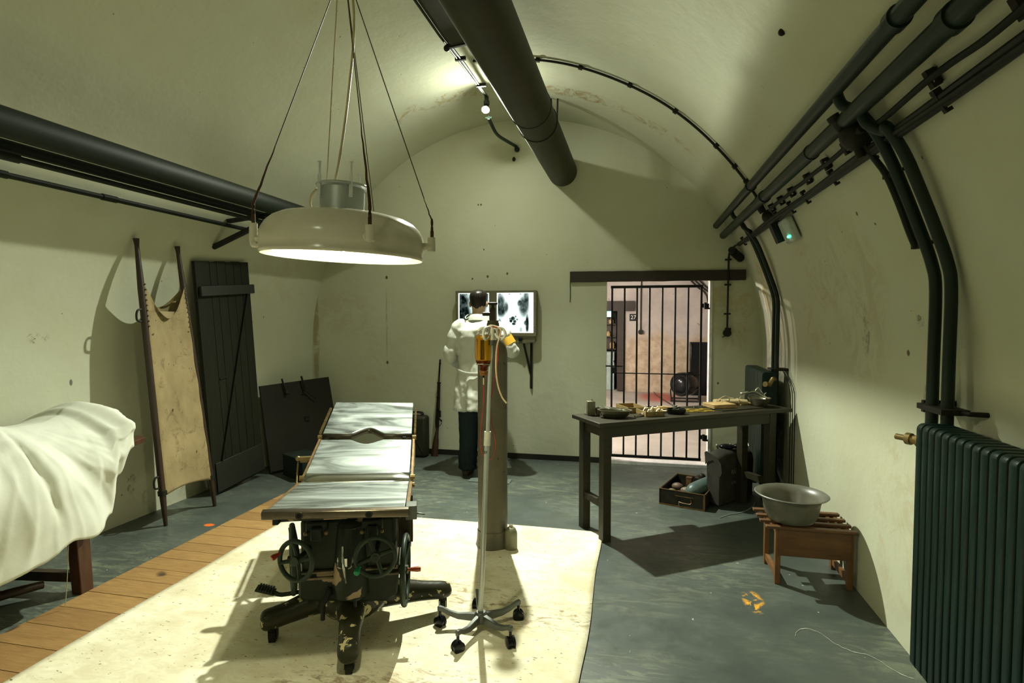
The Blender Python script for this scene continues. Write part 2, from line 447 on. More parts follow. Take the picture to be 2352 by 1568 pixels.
bm = B(); boxp(bm, (XL - .3, Y0 - .3, -.2), (XR + .3, Y1 + .12, 0)); struct(obj('floor', bm, M_FLOOR))
bm = B(); boxp(bm, (XL - .3, Y0 - .3, 0), (XL, Y1 + .12, CZ)); struct(obj('wall_left', bm, MW))
bm = B(); boxp(bm, (XR, Y0 - .3, 0), (XR + .3, Y1 + .12, CZ)); struct(obj('wall_right', bm, MW))
def ceil_mesh():
    bm = B(); na = 72; ny = 60
    def wob(a, y):
        return .006 * noise.noise(Vector((math.cos(a) * 3, y * 1.1, math.sin(a) * 3)))
    def f(u, v):
        a = PI * v; y = Y0 - .3 + (Y1 + .12 - Y0 + .3) * u
        return vat(a, y, wob(a, y) * math.sin(a) ** .5)
    g1 = grid(bm, ny, na, f)
    def f2(u, v):
        a = PI * v; y = Y0 - .3 + (Y1 + .12 - Y0 + .3) * u
        return vat(a, y, -.25)
    g2 = grid(bm, ny, na, f2)
    for i in range(ny):
        for j in (0, na): bm.faces.new((g1[i][j], g1[i + 1][j], g2[i + 1][j], g2[i][j]))
    for j in range(na):
        for i in (0, ny): bm.faces.new((g1[i][j], g1[i][j + 1], g2[i][j + 1], g2[i][j]))
    return bm
struct(obj('ceiling', ceil_mesh(), MW, ang=60))
DX0, DX1, DZ = -.29, .715, 1.855
bm = B()
boxp(bm, (XL - .3, Y1, 0), (DX0, Y1 + .12, 3.8)); boxp(bm, (DX1, Y1, 0), (XR + .3, Y1 + .12, 3.8)); boxp(bm, (DX0, Y1, DZ), (DX1, Y1 + .12, 3.8))
struct(obj('wall_back', bm, MWB))
bm = B(); boxp(bm, (XL - .3, Y0 - .2, 0), (XR + .3, Y0, 3.8)); struct(obj('wall_front', bm, MW))
bm = B(); boxp(bm, (XL + .25, Y1 - .012, 0), (DX0 - .01, Y1, .055))
struct(obj('baseboard_back', bm, simple('skirting_paint', (.018, .018, .012), None, .6)))
# white painted door reveal and sill
bm = B(); boxp(bm, (DX1 - .012, Y1 - .01, 0), (DX1 + .012, Y1 + .13, DZ)); boxp(bm, (DX0 + .0, Y1 - .005, 0), (DX1 - .012, Y1 + .13, .03))
struct(obj('trim_1', bm, M_WHITEP))

# lintel beam
bm = B(); nseg = 24
def beamf():
    rr = []
    for i in range(nseg + 1):
        x = -.657 + 1.683 * i / nseg
        def j(s, k): return s + .004 * noise.noise(Vector((x * 6, k * 3.1, 2)))
        rr.append([(x, Y1 - .028, j(1.842, 1)), (x, Y1 + .0, j(1.842, 2)), (x, Y1 + .0, j(1.952 - .012 * i / nseg, 3)), (x, Y1 - .028, j(1.952 - .012 * i / nseg, 4))])
    rings(bm, rr)
beamf()
tag(obj('lintel_beam', bm, M_BEAM, bevel=.004), 'dark brown painted wooden lintel beam across the wall above the barred gate', 'beam')

# ---------------------------------------------------------------- floor coverings
bm = B()
def matf(u, v):
    x = -2.485 + (-.21 + 2.485) * u; y = -1.5 + (3.878 + 1.5) * v
    e = .012 * noise.noise(Vector((x * 2, y * 2, 5)))
    if u in (0, 1): x += e
    if v == 1: y += e
    return Vector((x, y, .006 + .0015 * noise.noise(Vector((x * 3, y * 3, 0)))))
grid(bm, 60, 120, matf)
tag(obj('floor_cloth', bm, M_MAT, solid=.008), 'large stained cream floor cloth under the operating table', 'mat')
bm = B(); lay = bm.loops.layers.float_color.new('tone') if False else None
ys = []; y = -1.6
rnd = random.Random(3)
while y < 4.1:
    wd = rnd.choice((.118, .145, .145, .16)); ys.append((y, wd)); y += wd
tones = []
for (yy, wd) in ys:
    n0 = len(bm.faces)
    boxp(bm, (-2.885 + rnd.uniform(-.003, .003), yy + .002, .0), (-2.30, yy + wd - .002, .0022 + .001 * rnd.random()))
    tones.append(rnd.random())
o = obj('plank_walkway', bm, M_PLANK)
at = o.data.attributes.new('tone', 'FLOAT', 'FACE')
for i, p in enumerate(o.data.polygons): at.data[i].value = tones[min(i // 6, len(tones) - 1)]
tag(o, 'strip of pale pine planks on the floor between the cloth and the left wall', 'planks')

# ---------------------------------------------------------------- gate in the doorway
g = thing('barred_gate', 'black iron gate with vertical bars closing the back doorway', 'gate', (.2, Y1 - .01, 0))
GX0, GX1, GZ0, GZ1, GY = -.232, .625, .085, 1.79, Y1 - .005
bm = B()
for a, b in (((GX0, GY, GZ0), (GX0, GY, GZ1)), ((GX1, GY, GZ0), (GX1, GY, GZ1))): bar(bm, a, b, .028, .018, (1, 0, 0))
for z in (GZ0, GZ1): bar(bm, (GX0 - .014, GY, z), (GX1 + .014, GY, z), .02, .026)
bar(bm, (GX0, GY - .004, .925), (GX1, GY - .004, .925), .012, .010)
obj('gate_frame', bm, M_BLACK, g)
for k in range(1, 7):
    x = GX0 + (GX1 - GX0) * k / 7
    mk('gate_bar', M_BLACK, g, cyl, (x, GY, GZ0), (x, GY, GZ1), .0095, 10)
bm = B(); boxp(bm, (GX0 - .005, GY - .02, .93), (GX0 + .05, GY - .008, .985)); bar(bm, (GX0 - .06, GY - .012, .995), (GX0 + .11, GY - .012, .995), .012, .014)
tube(bm, [(GX0 + .03, GY - .02, .96), (GX0 + .035, GY - .04, .985), (GX0 + .03, GY - .04, 1.03), (GX0 + .02, GY - .03, 1.05)], .006, 8, smooth=3)
obj('latch', bm, M_BLACK, g)
for z in (.31, 1.60):
    bm = B(); cyl(bm, (GX1 + .035, GY - .02, z - .03), (GX1 + .035, GY - .02, z + .03), .014, 10); boxp(bm, (GX1, GY - .012, z - .02), (DX1 - .02, GY, z + .02))
    boxp(bm, (GX1 + .03, GY - .03, z - .035), (GX1 + .075, GY, z - .02))
    obj('hinge', bm, M_BLACK, g)
bm = B(); tube(bm, [(-.657, Y1 - .006, 1.85), (-.655, Y1 - .008, 1.74), (-.657, Y1 - .006, 1.64)], .003, 6); tag(obj('cord', bm, M_CABLE), 'thin dark cord hanging from the left end of the lintel beam', 'cord')

# ---------------------------------------------------------------- passage behind the gate
PX0, PX1, PY1, PZ = -3.2, 1.85, 11.6, 2.55
PY0 = Y1 + .12
def stone_mat():
    t = NT('bare_stone_and_plaster')
    pl = t.mix(t.ramp(t.noise(2, 5, .6), .35, .65), (.46, .42, .38), (.36, .32, .30))
    st = t.mix(t.ramp(t.noise(7, 5, .6), .35, .65), (.50, .42, .31), (.36, .28, .20))
    sep = t.n('ShaderNodeSeparateXYZ'); t.l(t.tc, sep.inputs[0])
    hz = t.math('ADD', sep.outputs['Z'], t.math('MULTIPLY', t.noise(1.7, 5, .6), .8))
    c = t.mix(t.ramp(hz, 1.45, 1.6), st, pl)
    br = t.n('ShaderNodeTexVoronoi', feature='DISTANCE_TO_EDGE'); t.l(t.mapping((3.2, 3.2, 6)), br.inputs['Vector']); br.inputs['Scale'].default_value = 1.2
    j = t.ramp(br.outputs['Distance'], 0, .05, 1, 0)
    c = t.mix(t.math('MULTIPLY', t.math('MULTIPLY', j, t.ramp(hz, 1.5, 1.35)), .16), c, (.16, .10, .07))
    c = t.mix(t.ramp(t.noise(12, 3, .6), .70, .73), c, (.16, .08, .05))
    return t.fin(c, .9, 0, .2)
M_STONE = stone_mat()
def pfl():
    t = NT('worn_pink_floor')
    c = t.mix(t.ramp(t.noise(1.5, 5, .6), .35, .65), (.50, .47, .41), (.38, .35, .31))
    c = t.mix(t.ramp(t.blob((.42, 10.9, 0), (2.2, 1.2, 1)), 0, .5), c, (.42, .12, .09))
    c = t.mix(t.ramp(t.noise(8, 6, .7, t.mapping((1, 6, 1))), .6, .68, 0, .6), c, (.22, .13, .09))
    return t.fin(c, .7)
bm = B(); boxp(bm, (PX0 - .2, PY0, -.2), (PX1 + .2, PY1 + .8, 0)); struct(obj('floor_passage', bm, pfl()))
bm = B(); boxp(bm, (PX0 - .2, PY0, PZ), (PX1 + .2, PY1 + .8, PZ + .2)); struct(obj('ceiling_passage', bm, M_STONE))
bm = B(); boxp(bm, (PX0 - .2, PY0, 0), (PX0, PY1 + .8, PZ)); struct(obj('wall_passage_left', bm, M_STONE))
bm = B(); boxp(bm, (PX1, PY0, 0), (PX1 + .2, PY1 + .8, PZ)); struct(obj('wall_passage_right', bm, M_STONE))
bm = B(); boxp(bm, (-.22, PY1, 0), (PX1 + .2, PY1 + .2, PZ)); boxp(bm, (PX0, PY1, 0), (-1.1, PY1 + .2, PZ)); boxp(bm, (-1.1, PY1, 1.62), (-.22, PY1 + .2, PZ))
struct(obj('wall_passage_back', bm, M_STONE))
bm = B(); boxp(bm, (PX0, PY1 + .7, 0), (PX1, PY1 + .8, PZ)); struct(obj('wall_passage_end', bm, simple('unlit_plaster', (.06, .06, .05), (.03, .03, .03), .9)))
fr = thing('door_frame', 'dark brown wooden frame around the doorway seen through the gate', 'door frame', (-.3, PY1, 0))
mk('post', M_BEAM, fr, boxp, (-.36, PY1 - .05, .02), (-.22, PY1 + .05, 1.66)); mk('lintel', M_BEAM, fr, boxp, (-1.2, PY1 - .06, 1.62), (-.02, PY1 - .001, 1.82))
cb = thing('cabinet', 'pale blue low cabinet behind the doorway seen through the gate', 'cabinet', (-.62, PY1 + .35, 0))
mk('cabinet_body', simple('pale_blue_paint', (.35, .45, .42), None, .5), cb, boxp, (-.95, PY1 + .2, 0), (-.42, PY1 + .55, .78), bevel=.01)
sh = thing('shelf_unit', 'dark shelf unit in the far doorway beyond the gate', 'shelf', (-.62, PY1 + .6, .9))
bm = B(); boxp(bm, (-1.0, PY1 + .62, .80), (-.4, PY1 + .66, 1.6))
for z in (.82, 1.08, 1.34): boxp(bm, (-1.0, PY1 + .45, z), (-.4, PY1 + .62, z + .02))
obj('shelf_boards', bm, M_DKWOOD, sh)
for i, (x, z, h) in enumerate(((-.50, 1.36, .13), (-.56, 1.10, .10), (-.48, .84, .16))):
    bm = B(); lathe(bm, [(.0, 0), (.05, 0), (.055, h * .6), (.03, h * .8), (.02, h), (0, h)], 12, T(x, PY1 + .53, z))
    tag(obj('jar', bm, M_PAPER), 'small brown jar on the %s board of the shelf in the far doorway' % ('top', 'middle', 'bottom')[i], 'jar')
sg = thing('exit_sign', 'teal lit sign at the top of the far doorway beyond the gate', 'sign', (-.62, PY1 + .3, 1.5))
mk('sign_panel', emis('teal_sign', (.15, .8, .65), 1.0), sg, boxp, (-.78, PY1 + .10, 1.50), (-.45, PY1 + .12, 1.62))
np_ = thing('number_plate', 'small black plate numbered 27 on the stone wall beyond the gate', 'sign', (-.02, PY1, 1.5))
mk('plate', M_BLACK, np_, boxp, (-.12, PY1 - .012, 1.42), (.03, PY1 - .001, 1.56))
text_part('digits', '27', .11, T(-.045, PY1 - .016, 1.49) @ RX(PI / 2), M_WHITEP, np_)
sw = thing('light_switch_cable', 'cable drop ending in a round switch on the stone wall beyond the gate', 'cable', (.03, PY1, 1.2))
mk('cable', M_CABLE, sw, tube, [(.12, PY1 - .02, 2.5), (.10, PY1 - .02, 2.0), (.10, PY1 - .02, 1.25)], .012, 8)
mk('switch', M_CABLE, sw, cyl, (.10, PY1 - .05, 1.2), (.10, PY1, 1.2), .05, 14)
ht = thing('fan_heater', 'round black drum heater on a stand seen through the gate', 'heater', (.82, 10.7, 0))
cy = Vector((.86, 10.5, .30))
dr = Vector((-.55, -.8, 0)).normalized()
bm = B(); M_ = frame(cy, dr)
lathe(bm, [(0, -.2), (.17, -.19), (.21, -.14), (.215, .12), (.19, .16), (.0, .165)], 28, M_); obj('drum', bm, M_BLACKG, ht)
bm = B(); ball(bm, (0, 0, .15), .16, (1, 1, .45), 20, M_); obj('front_dome', bm, M_BLACKG, ht)
bm = B(); tube(bm, [(.62, 10.3, .02), (1.10, 10.3, .02), (1.12, 10.7, .02), (.64, 10.7, .02)], .012, 8, True)
for x, y in ((.64, 10.5), (1.1, 10.5)): tube(bm, [(x, y, .02), (x, y, .25), (.86, 10.5, .25)], .012, 8, smooth=3)
obj('stand', bm, M_BLACK, ht)
bm = B(); bm_ = None; boxp(bm, (1.02, 11.25, 0), (1.36, 11.5, 1.02)); tag(obj('tall_black_panel', bm, M_BLACKG, bevel=.02), 'tall black cabinet against the stone wall beyond the gate', 'cabinet')
bm = B(); tube(bm, [(.62, 9.9, .0), (.40, 10.9, .03), (.36, 11.3, .04)], .01, 8); 
tag(obj('stick', bm, M_GUNW), 'thin stick lying on the floor beyond the gate', 'stick')
for i, (x, l) in enumerate(((1.50, 'outer'), (1.58, 'middle'), (1.66, 'inner'))):
    bm = B(); tube(bm, [(x - .75, PY1 - .03, 2.48), (x - .35, PY1 - .03, 2.1), (x - .12, PY1 - .03, 1.75), (x - .1, PY1 - .03, .3)], .014, 8, smooth=4)
    tag(obj('wall_cable', bm, M_CABLE), 'black cable descending the stone wall beyond the gate, %s of three' % l, 'cable')
bm = B(); tube(bm, [(PX0, PY1 - .3, 2.42), (PX1, PY1 - .3, 2.42)], .02, 8); tube(bm, [(PX0, PY1 - .34, 2.36), (PX1, PY1 - .34, 2.36)], .014, 8)
tag(obj('passage_pipe', bm, M_CABLE), 'black pipes under the ceiling beyond the gate', 'pipe')
for lc, wt, lb in ((PASS_A, PASS_AW, 'bare lit bulb in the passage left of the gate opening'), (PASS_B, PASS_BW, 'bare lit bulb on the passage ceiling behind the gate')):
    t_ = thing('passage_bulb', lb, 'light bulb', tuple(lc))
    mk('bulb', bulb_mat('passage_bulb_glow', wt, .03, PASS_C), t_, ball, tuple(lc), .03)
    mk('socket', M_BLACK, t_, cyl, (lc.x, lc.y, lc.z + .028), (lc.x, lc.y, PZ if lc.y > 7.5 else lc.z + .08), .012, 10)
    if lc.y < 7.5: mk('bracket', M_BLACK, t_, bar, (lc.x, lc.y, lc.z + .08), (PX0, lc.y, lc.z + .08), .02, .02)

# ================================================================ pipes, ducts and cables
# big central duct
t_ = thing('ceiling_duct', 'large olive ventilation duct hanging below the vault and ending in the back wall', 'duct', (-.74, 5.8, 2.965))
DCX, DCZ = -.74, 2.965
bm = B(); cyl(bm, (DCX, -2.6, DCZ), (DCX, 4.0, DCZ), .150, 40); cyl(bm, (DCX, 4.28, DCZ), (DCX, 5.83, DCZ), .147, 40); obj('duct_tube', bm, M_DUCT, t_)
mk('joint_sleeve', M_DUCT, t_, cyl, (DCX, 3.985, DCZ), (DCX, 4.30, DCZ), .1475, 40)
for y in (3.985, 4.3, 2.2):
    bm = B(); tube(bm, [(DCX + .151 * math.cos(a * PI / 18), y, DCZ + .151 * math.sin(a * PI / 18)) for a in range(36)], .003, 6, True); obj('seam_ring', bm, M_CABLE, t_)
for y in (3.0, 5.2, .2):
    bm = B(); tube(bm, [(DCX + .03, y, vp(DCX)), (DCX + .02, y, DCZ + .15)], .008, 8); tube(bm, [(DCX - .03, y, vp(DCX)), (DCX - .02, y, DCZ + .15)], .008, 8); obj('hanger_rod', bm, M_CABLE, t_)

# flat tray with conduit running to the bulb
t_ = thing('cable_tray', 'flat olive cable tray under the crown of the vault left of the big duct', 'cable tray', (-1.2, 3.7, 3.3))
bm = B(); boxp(bm, (-1.235, -2.6, 3.315), (-1.105, 3.72, 3.33)); boxp(bm, (-1.12, -2.6, 3.33), (-1.105, 3.72, 3.40)); boxp(bm, (-1.235, -2.6, 3.33), (-1.225, 3.72, 3.36)); obj('tray', bm, M_DUCT, t_)
bm = B(); bar(bm, (-1.27, 3.74, 3.32), (-1.06, 3.70, 3.32), .02, .03); ball(bm, (-1.27, 3.74, 3.31), .022); ball(bm, (-1.07, 3.70, 3.31), .024); bar(bm, (-1.08, 3.70, 3.32), (-1.08, 3.70, vp(-1.08)), .016, .016); obj('tray_bracket', bm, M_BRKT, t_)
for y in (1.0, 2.6): mk('tray_hanger', M_BRKT, t_, bar, (-1.08, y, 3.36), (-1.08, y, vp(-1.08)), .016, .016)
t_ = thing('bulb_conduit', 'thin dark conduit along the crown of the vault leading to the bare bulb', 'conduit', (-1.25, 4.5, 3.4))
bm = B()
for dx in (-.012, .012): tube(bm, [(-1.262 + dx, -2.6, 3.33), (-1.262 + dx, 3.6, 3.33), (-1.285 + dx, 4.2, 3.39), (-1.30 + dx * .6, 4.72, 3.42), (-1.30 + dx * .5, 4.88, 3.43)], .0085, 8)
obj('conduit_tube', bm, M_CABLE, t_)
for y, z in ((2.2, 3.33), (3.1, 3.33), (4.05, 3.375), (4.62, 3.41)):
    mk('clip', M_BRKT, t_, boxp, (-1.31, y - .01, z - .012), (-1.23, y + .01, z + .015))
t_ = thing('bare_bulb', 'bare lit bulb in a black socket hanging from the vault near the back wall', 'light bulb', tuple(BULB))
FB = frame(BULB, BULB_DIR)
bm = B(); rr_ = []
lathe(bm, [(BULB_R / math.sin(math.radians(74)) * math.sin(math.radians(q)), BULB_R / math.sin(math.radians(74)) * (math.cos(math.radians(q)) - math.cos(math.radians(74)))) for q in (74, 62, 50, 38, 27, 17, 8, 3, .5)], 32, FB, cap=False); obj('bulb', bm, M_BULB, t_)
bm = B(); lathe(bm, [(BULB_R + .001, .001), (BULB_R + .002, -.004), (.024, -.03), (.016, -.045), (0, -.046)], 28, FB); obj('bulb_neck', bm, M_WHITEP, t_)
bm = B(); cyl(bm, BULB - BULB_DIR * .04, BULB - BULB_DIR * .075, .019, 16); lathe(bm, [(.0, .05), (.020, .05), (.026, .055), (.026, .085), (.019, .095), (.019, .13), (0, .13)], 20, T(BULB.x, BULB.y + .035, BULB.z)); obj('socket', bm, M_BLACK, t_)
t_ = thing('rear_bulb', 'second bare lit bulb on the vault behind the viewpoint', 'light bulb', tuple(REAR))
bm = B(); bmesh.ops.create_icosphere(bm, subdivisions=3, radius=BULB_R, matrix=T(*REAR)); obj('bulb', bm, M_REAR, t_)
bm = B(); lathe(bm, [(.0, .03), (.020, .03), (.026, .04), (.026, .09), (0, .13)], 20, T(*REAR)); obj('socket', bm, M_BLACK, t_)
bm = B(); tube(bm, [(-1.30, 4.98, 3.27), (-1.31, 5.10, 3.26), (-1.30, 5.3, 3.22), (-1.26, 5.55, 3.23), (-1.22, 5.78, 3.245), (-1.21, 5.8, 3.22)], .016, 10, smooth=4)
ball(bm, (-1.21, 5.785, 3.215), .028); cyl(bm, (-1.33, 4.98, 3.27), (-1.27, 4.98, 3.27), .009, 8)
tag(obj('bent_pipe', bm, M_PIPE), 'short bent pipe stub on the back wall just below the bare bulb', 'pipe')
bm = B(); ball(bm, (-1.245, 5.795, 3.12), .018, (1, .5, 1.3)); tag(obj('wall_plug', bm, M_BRKT), 'small dark plug in the back wall under the bent pipe stub', 'plug')
bm = B(); ball(bm, (.60, 2.66, 2.70), .016, (1, 1, 1)); cyl(bm, (.60, 2.66, 2.70), (.62, 2.67, 2.72), .009, 8); tag(obj('ceiling_bolt', bm, M_BRKT), 'dark bolt head sticking out of the vault right of the big duct', 'bolt')

# cable over the arch
t_ = thing('arch_cable', 'black cable clipped across the vault from the crown to the right wall', 'cable', (0, 4.38, 3.2))
YA = 4.38
a0, a1 = PI / 2 + .03, vang(.93)
bm = B(); tube(bm, [vat(a0 + (a1 - a0) * i / 60, YA + .02 * math.sin(i * .3) * .3, .016) for i in range(61)], .0095, 8); obj('cable', bm, M_CABLE, t_)
for k in range(10):
    a = vang((-.93, -.75, -.42, -.05, .28, .57, .78, .86, -1.1, .70)[k])
    bm = B(); F = frame(vat(a, YA, .014), (vat(a, YA, 0) - vat(a, YA, .1))); box(bm, (0, 0, 0), (.03, .028, .03), F); obj('clip', bm, M_BRKT, t_)

# the two large pipes along the right haunch, with drops to the radiators
PR = .030
A_ = (.752, 2.37); Bp = (.818, 2.275)
t_ = thing('heating_pipe', 'upper of the two thick green heating pipes along the right side of the vault', 'pipe', (A_[0], 5.8, A_[1]))
mk('pipe_tube', M_PIPE, t_, cyl, (A_[0], -2.6, A_[1]), (A_[0], 5.81, A_[1]), PR, 24)
for y in (1.93, 4.13, 0.3): mk('coupling', M_PIPE, t_, cyl, (A_[0], y - .022, A_[1]), (A_[0], y + .022, A_[1]), PR + .007, 24)
t2 = thing('heating_pipe', 'lower of the two thick green heating pipes along the right side of the vault', 'pipe', (Bp[0], 5.8, Bp[1]))
mk('pipe_tube', M_PIPE, t2, cyl, (Bp[0], -2.6, Bp[1]), (Bp[0], 5.81, Bp[1]), PR + .004, 24)
for y in (1.75, 4.02, 0.2, 3.0): mk('coupling', M_PIPE, t2, cyl, (Bp[0], y - (.022 if y != 3.0 else .012), Bp[1]), (Bp[0], y + (.022 if y != 3.0 else .012), Bp[1]), PR + (.011 if y != 3.0 else .008), 24)
def drop(par, y, x0, z0, dy, zb, dxs, r=.0205, yend=None):
    bm = B()
    ye = y + dy if yend is None else yend
    o = dxs
    P = [(x0 + .01, y + .06, z0 - .005), (x0 + .03, y + .05, z0 - .06), (x0 + .075, y + .01, z0 - .105), (.885 - o * .3, ye + .01, 2.175 - .0), (.935 - o, ye, 2.08), (.985 - o, ye, 1.96), (1.045 - o, ye, 1.80), (1.085 - o, ye, 1.68), (1.10 - o, ye, 1.58), (1.10 - o, ye, 1.3), (1.10 - o, ye, zb)]
    tube(bm, P, r, 14, smooth=5)
    obj('drop_pipe', bm, M_PIPE, par)
drop(t_, 2.42, A_[0], A_[1] + 0.0, 0, 1.05, .01, yend=2.40)
drop(t2, 2.36, Bp[0], Bp[1], 0, 1.05, -.005, yend=2.325)
drop(t_, 4.93, A_[0], A_[1], 0, .6, .005, .017, yend=4.93)
drop(t2, 4.87, Bp[0], Bp[1], 0, .25, -.01, .017, yend=4.885)
bm = B(); boxp(bm, (1.06, 2.27, 1.135), (1.15, 2.45, 1.155)); boxp(bm, (1.08, 2.44, 1.12), (1.19, 2.46, 1.165)); tube(bm, [(1.10, 2.325, 1.145), (1.14, 2.25, 1.145), (1.19, 2.24, 1.145)], .009, 8)
tag(obj('pipe_clamp', bm, M_BRKT), 'rusty clamp holding the twin pipes to the wall above the near radiator', 'clamp')
bm = B(); boxp(bm, (1.06, 4.84, 1.06), (1.19, 4.98, 1.075)); cyl(bm, (1.12, 4.86, 1.068), (1.19, 4.86, 1.068), .012, 8)
tag(obj('pipe_clamp', bm, M_BRKT), 'rusty clamp holding the far drop pipes to the wall above the far radiator', 'clamp')

# thin conduits under the heating pipes
t_ = thing('wall_conduit', 'wavy dark conduit clipped high along the right wall under the heating pipes', 'conduit', (.885, 3, 2.21))
bm = B(); pts = []
rn = random.Random(5)
for i in range(46):
    y = -2.6 + i * .15
    if y > 4.25: break
    pts.append((.882 + rn.uniform(-.004, .004), y, 2.212 + rn.uniform(-.006, .006)))
tube(bm, pts, .011, 8, smooth=3); obj('conduit_tube', bm, M_DUCTL, t_)
def cleat(y, x=.90, z=2.21):
    bm = B(); a = vang(x, .02); F = frame(vat(a, y, .02), (0, 1, 0), vat(a, y, 0) - vat(a, y, .1))
    box(bm, (0, -.022, 0), (.022, .014, .03), F); box(bm, (0, .022, 0), (.022, .014, .03), F); box(bm, (-.012, 0, 0), (.006, .06, .024), F); box(bm, (.012, 0, 0), (.006, .05, .03), F)
    return bm
for y in (4.18, 3.93, 3.68, 3.35, 3.05, 2.78, 2.04, 1.62, 1.1, .4): obj('cleat', cleat(y), M_BRKT, t_)
t_ = thing('cable_bundle', 'bundle of black cables along the right wall just below the wavy conduit', 'cable', (.92, 3, 2.15))
bm = B()
for k, (dx, dz, r) in enumerate(((0, 0, .014), (.014, -.018, .012), (-.006, -.014, .009))):
    tube(bm, [(.912 + dx * .7 + (.004 * math.sin(i * 1.3 + k)), -2.6 + i * .3, 2.158 + dz + .004 * math.sin(i * .9 + k * 2)) for i in range(28)], r, 8, smooth=3)
obj('cables', bm, M_CABLE, t_)
for y in (5.3, 5.0, 4.35, 4.1, 3.75, 3.45, 3.0, 2.56, 2.02, 1.2, .4):
    bm = B(); F = frame((.918, y, 2.15), (0, 1, 0), (1, 0, .6)); box(bm, (-.006, 0, 0), (.01, .062, .016), F); box(bm, (0, -.034, 0), (.024, .016, .022), F); box(bm, (0, .034, 0), (.02, .012, .02), F); obj('clip', bm, M_BRKT, t_)
# junction boxes
def jbox(name, c, ax, label, r=.045, parent=None):
    t = thing(name, label, 'junction box', c)
    F = frame(c, ax)
    bm = B(); lathe(bm, [(0, -.05), (r, -.045), (r * 1.05, .0), (r * .9, .03), (r * .5, .045), (0, .05)], 20, F); obj('box_body', bm, M_BRKT, t, ang=50)
    bm = B()
    for d in ((0, 1, 0), (0, -1, 0), (.3, 0, -.9)):
        v = Vector(d).normalized(); cyl(bm, Vector(c) + v * r * .7, Vector(c) + v * (r + .035), .017, 12)
    cyl(bm, Vector(c) + Vector((-.045, 0, .03)), Vector(c) + Vector((-.075, 0, .075)), .02, 10); cyl(bm, Vector(c) + Vector((-.07, 0, .065)), Vector(c) + Vector((-.082, 0, .085)), .024, 10)
    obj('gland', bm, M_BRKT, t)
    return t
jbox('junction_box', (.855, 2.56, 2.215), (-.8, 0, -.5), 'black junction box on the right wall where the near conduit branches down', .058)
jbox('junction_box', (.925, 4.36, 2.20), (-.8, 0, -.5), 'black junction box at the foot of the arch cable on the right wall', .05)
t_ = thing('branch_conduit', 'short dark conduit running down the right wall from the near junction box', 'conduit', (1.0, 2.5, 2))
bm = B(); tube(bm, [(.895, 2.55, 2.17), (.925, 2.535, 2.11), (.955, 2.505, 2.04), (1.0, 2.50, 1.925), (1.037, 2.50, 1.82), (1.058, 2.49, 1.755)], lambda t: .0125, 8, smooth=3); obj('conduit_tube', bm, M_DUCTL, t_)
for p in ((.957, 2.505, 2.035), (1.058, 2.49, 1.757)):
    bm = B(); a = math.atan2(p[2] - CZ, p[0] - CX); bar(bm, (p[0], p[1] + .02, p[2]), (p[0] + .02, p[1] - .045, p[2]), .02, .018); bar(bm, (p[0] + .01, p[1] - .03, p[2]), (CX + (RV + .0) * math.cos(a), p[1] - .03, CZ + RV * math.sin(a)), .014, .014); obj('clip', bm, M_BRKT, t_)
# emergency light
t_ = thing('emergency_light', 'clear emergency light with a glowing green spot high on the right wall', 'emergency light', (1.0, 4.0, 2.06))
F = frame(vat(vang(1.0), 4.0, .035), (vat(vang(1.0), 4.0, 0) - vat(vang(1.0), 4.0, .1)), (0, 1, 0))
bm = B(); box(bm, (0, 0, 0), (.20, .16, .05), F); obj('casing', bm, simple('frosted_casing', (.50, .55, .50), (.36, .42, .38), .25), t_, bevel=.015)
bm = B(); ball(bm, (-.04, -.04, -.03), .009, m=F); obj('green_light', bm, M_LED, t_)
bm = B(); box(bm, (.155, .02, -.02), (.075, .14, .075), F); obj('black_box', bm, M_BLACK, t_, bevel=.004)

# socket drop on the back wall
t_ = thing('wall_switch_drop', 'thin black conduit down the back wall right of the gate ending in a round switch', 'conduit', (.88, 5.8, 1.3))
bm = B(); tube(bm, [(.92, 5.62, 2.16), (.91, 5.70, 2.16), (.89, 5.765, 2.13), (.868, 5.765, 2.08), (.865, 5.765, 1.9), (.862, 5.765, 1.38)], .009, 8, smooth=4); obj('conduit_tube', bm, M_CABLE, t_)
for z in (2.04, 1.80, 1.52): mk('clip', M_CABLE, t_, boxp, (.835, 5.775, z - .008), (.893, 5.80, z + .008))
bm = B(); cyl(bm, (.862, 5.74, 1.335), (.862, 5.80, 1.335), .036, 18); boxp(bm, (.845, 5.75, 1.35), (.895, 5.80, 1.385)); tube(bm, [(.85, 5.76, 1.31), (.82, 5.77, 1.295)], .005, 6); obj('switch', bm, M_BRKT, t_)
t_ = thing('wall_spot_stub', 'black drum fitting in the upper corner between back wall and right wall', 'fitting', (.92, 5.7, 2.07))
bm = B(); cyl(bm, (.88, 5.62, 2.10), (.97, 5.76, 2.05), .04, 16); cyl(bm, (.86, 5.58, 2.11), (.88, 5.62, 2.10), .03, 16); obj('drum', bm, M_BLACK, t_)

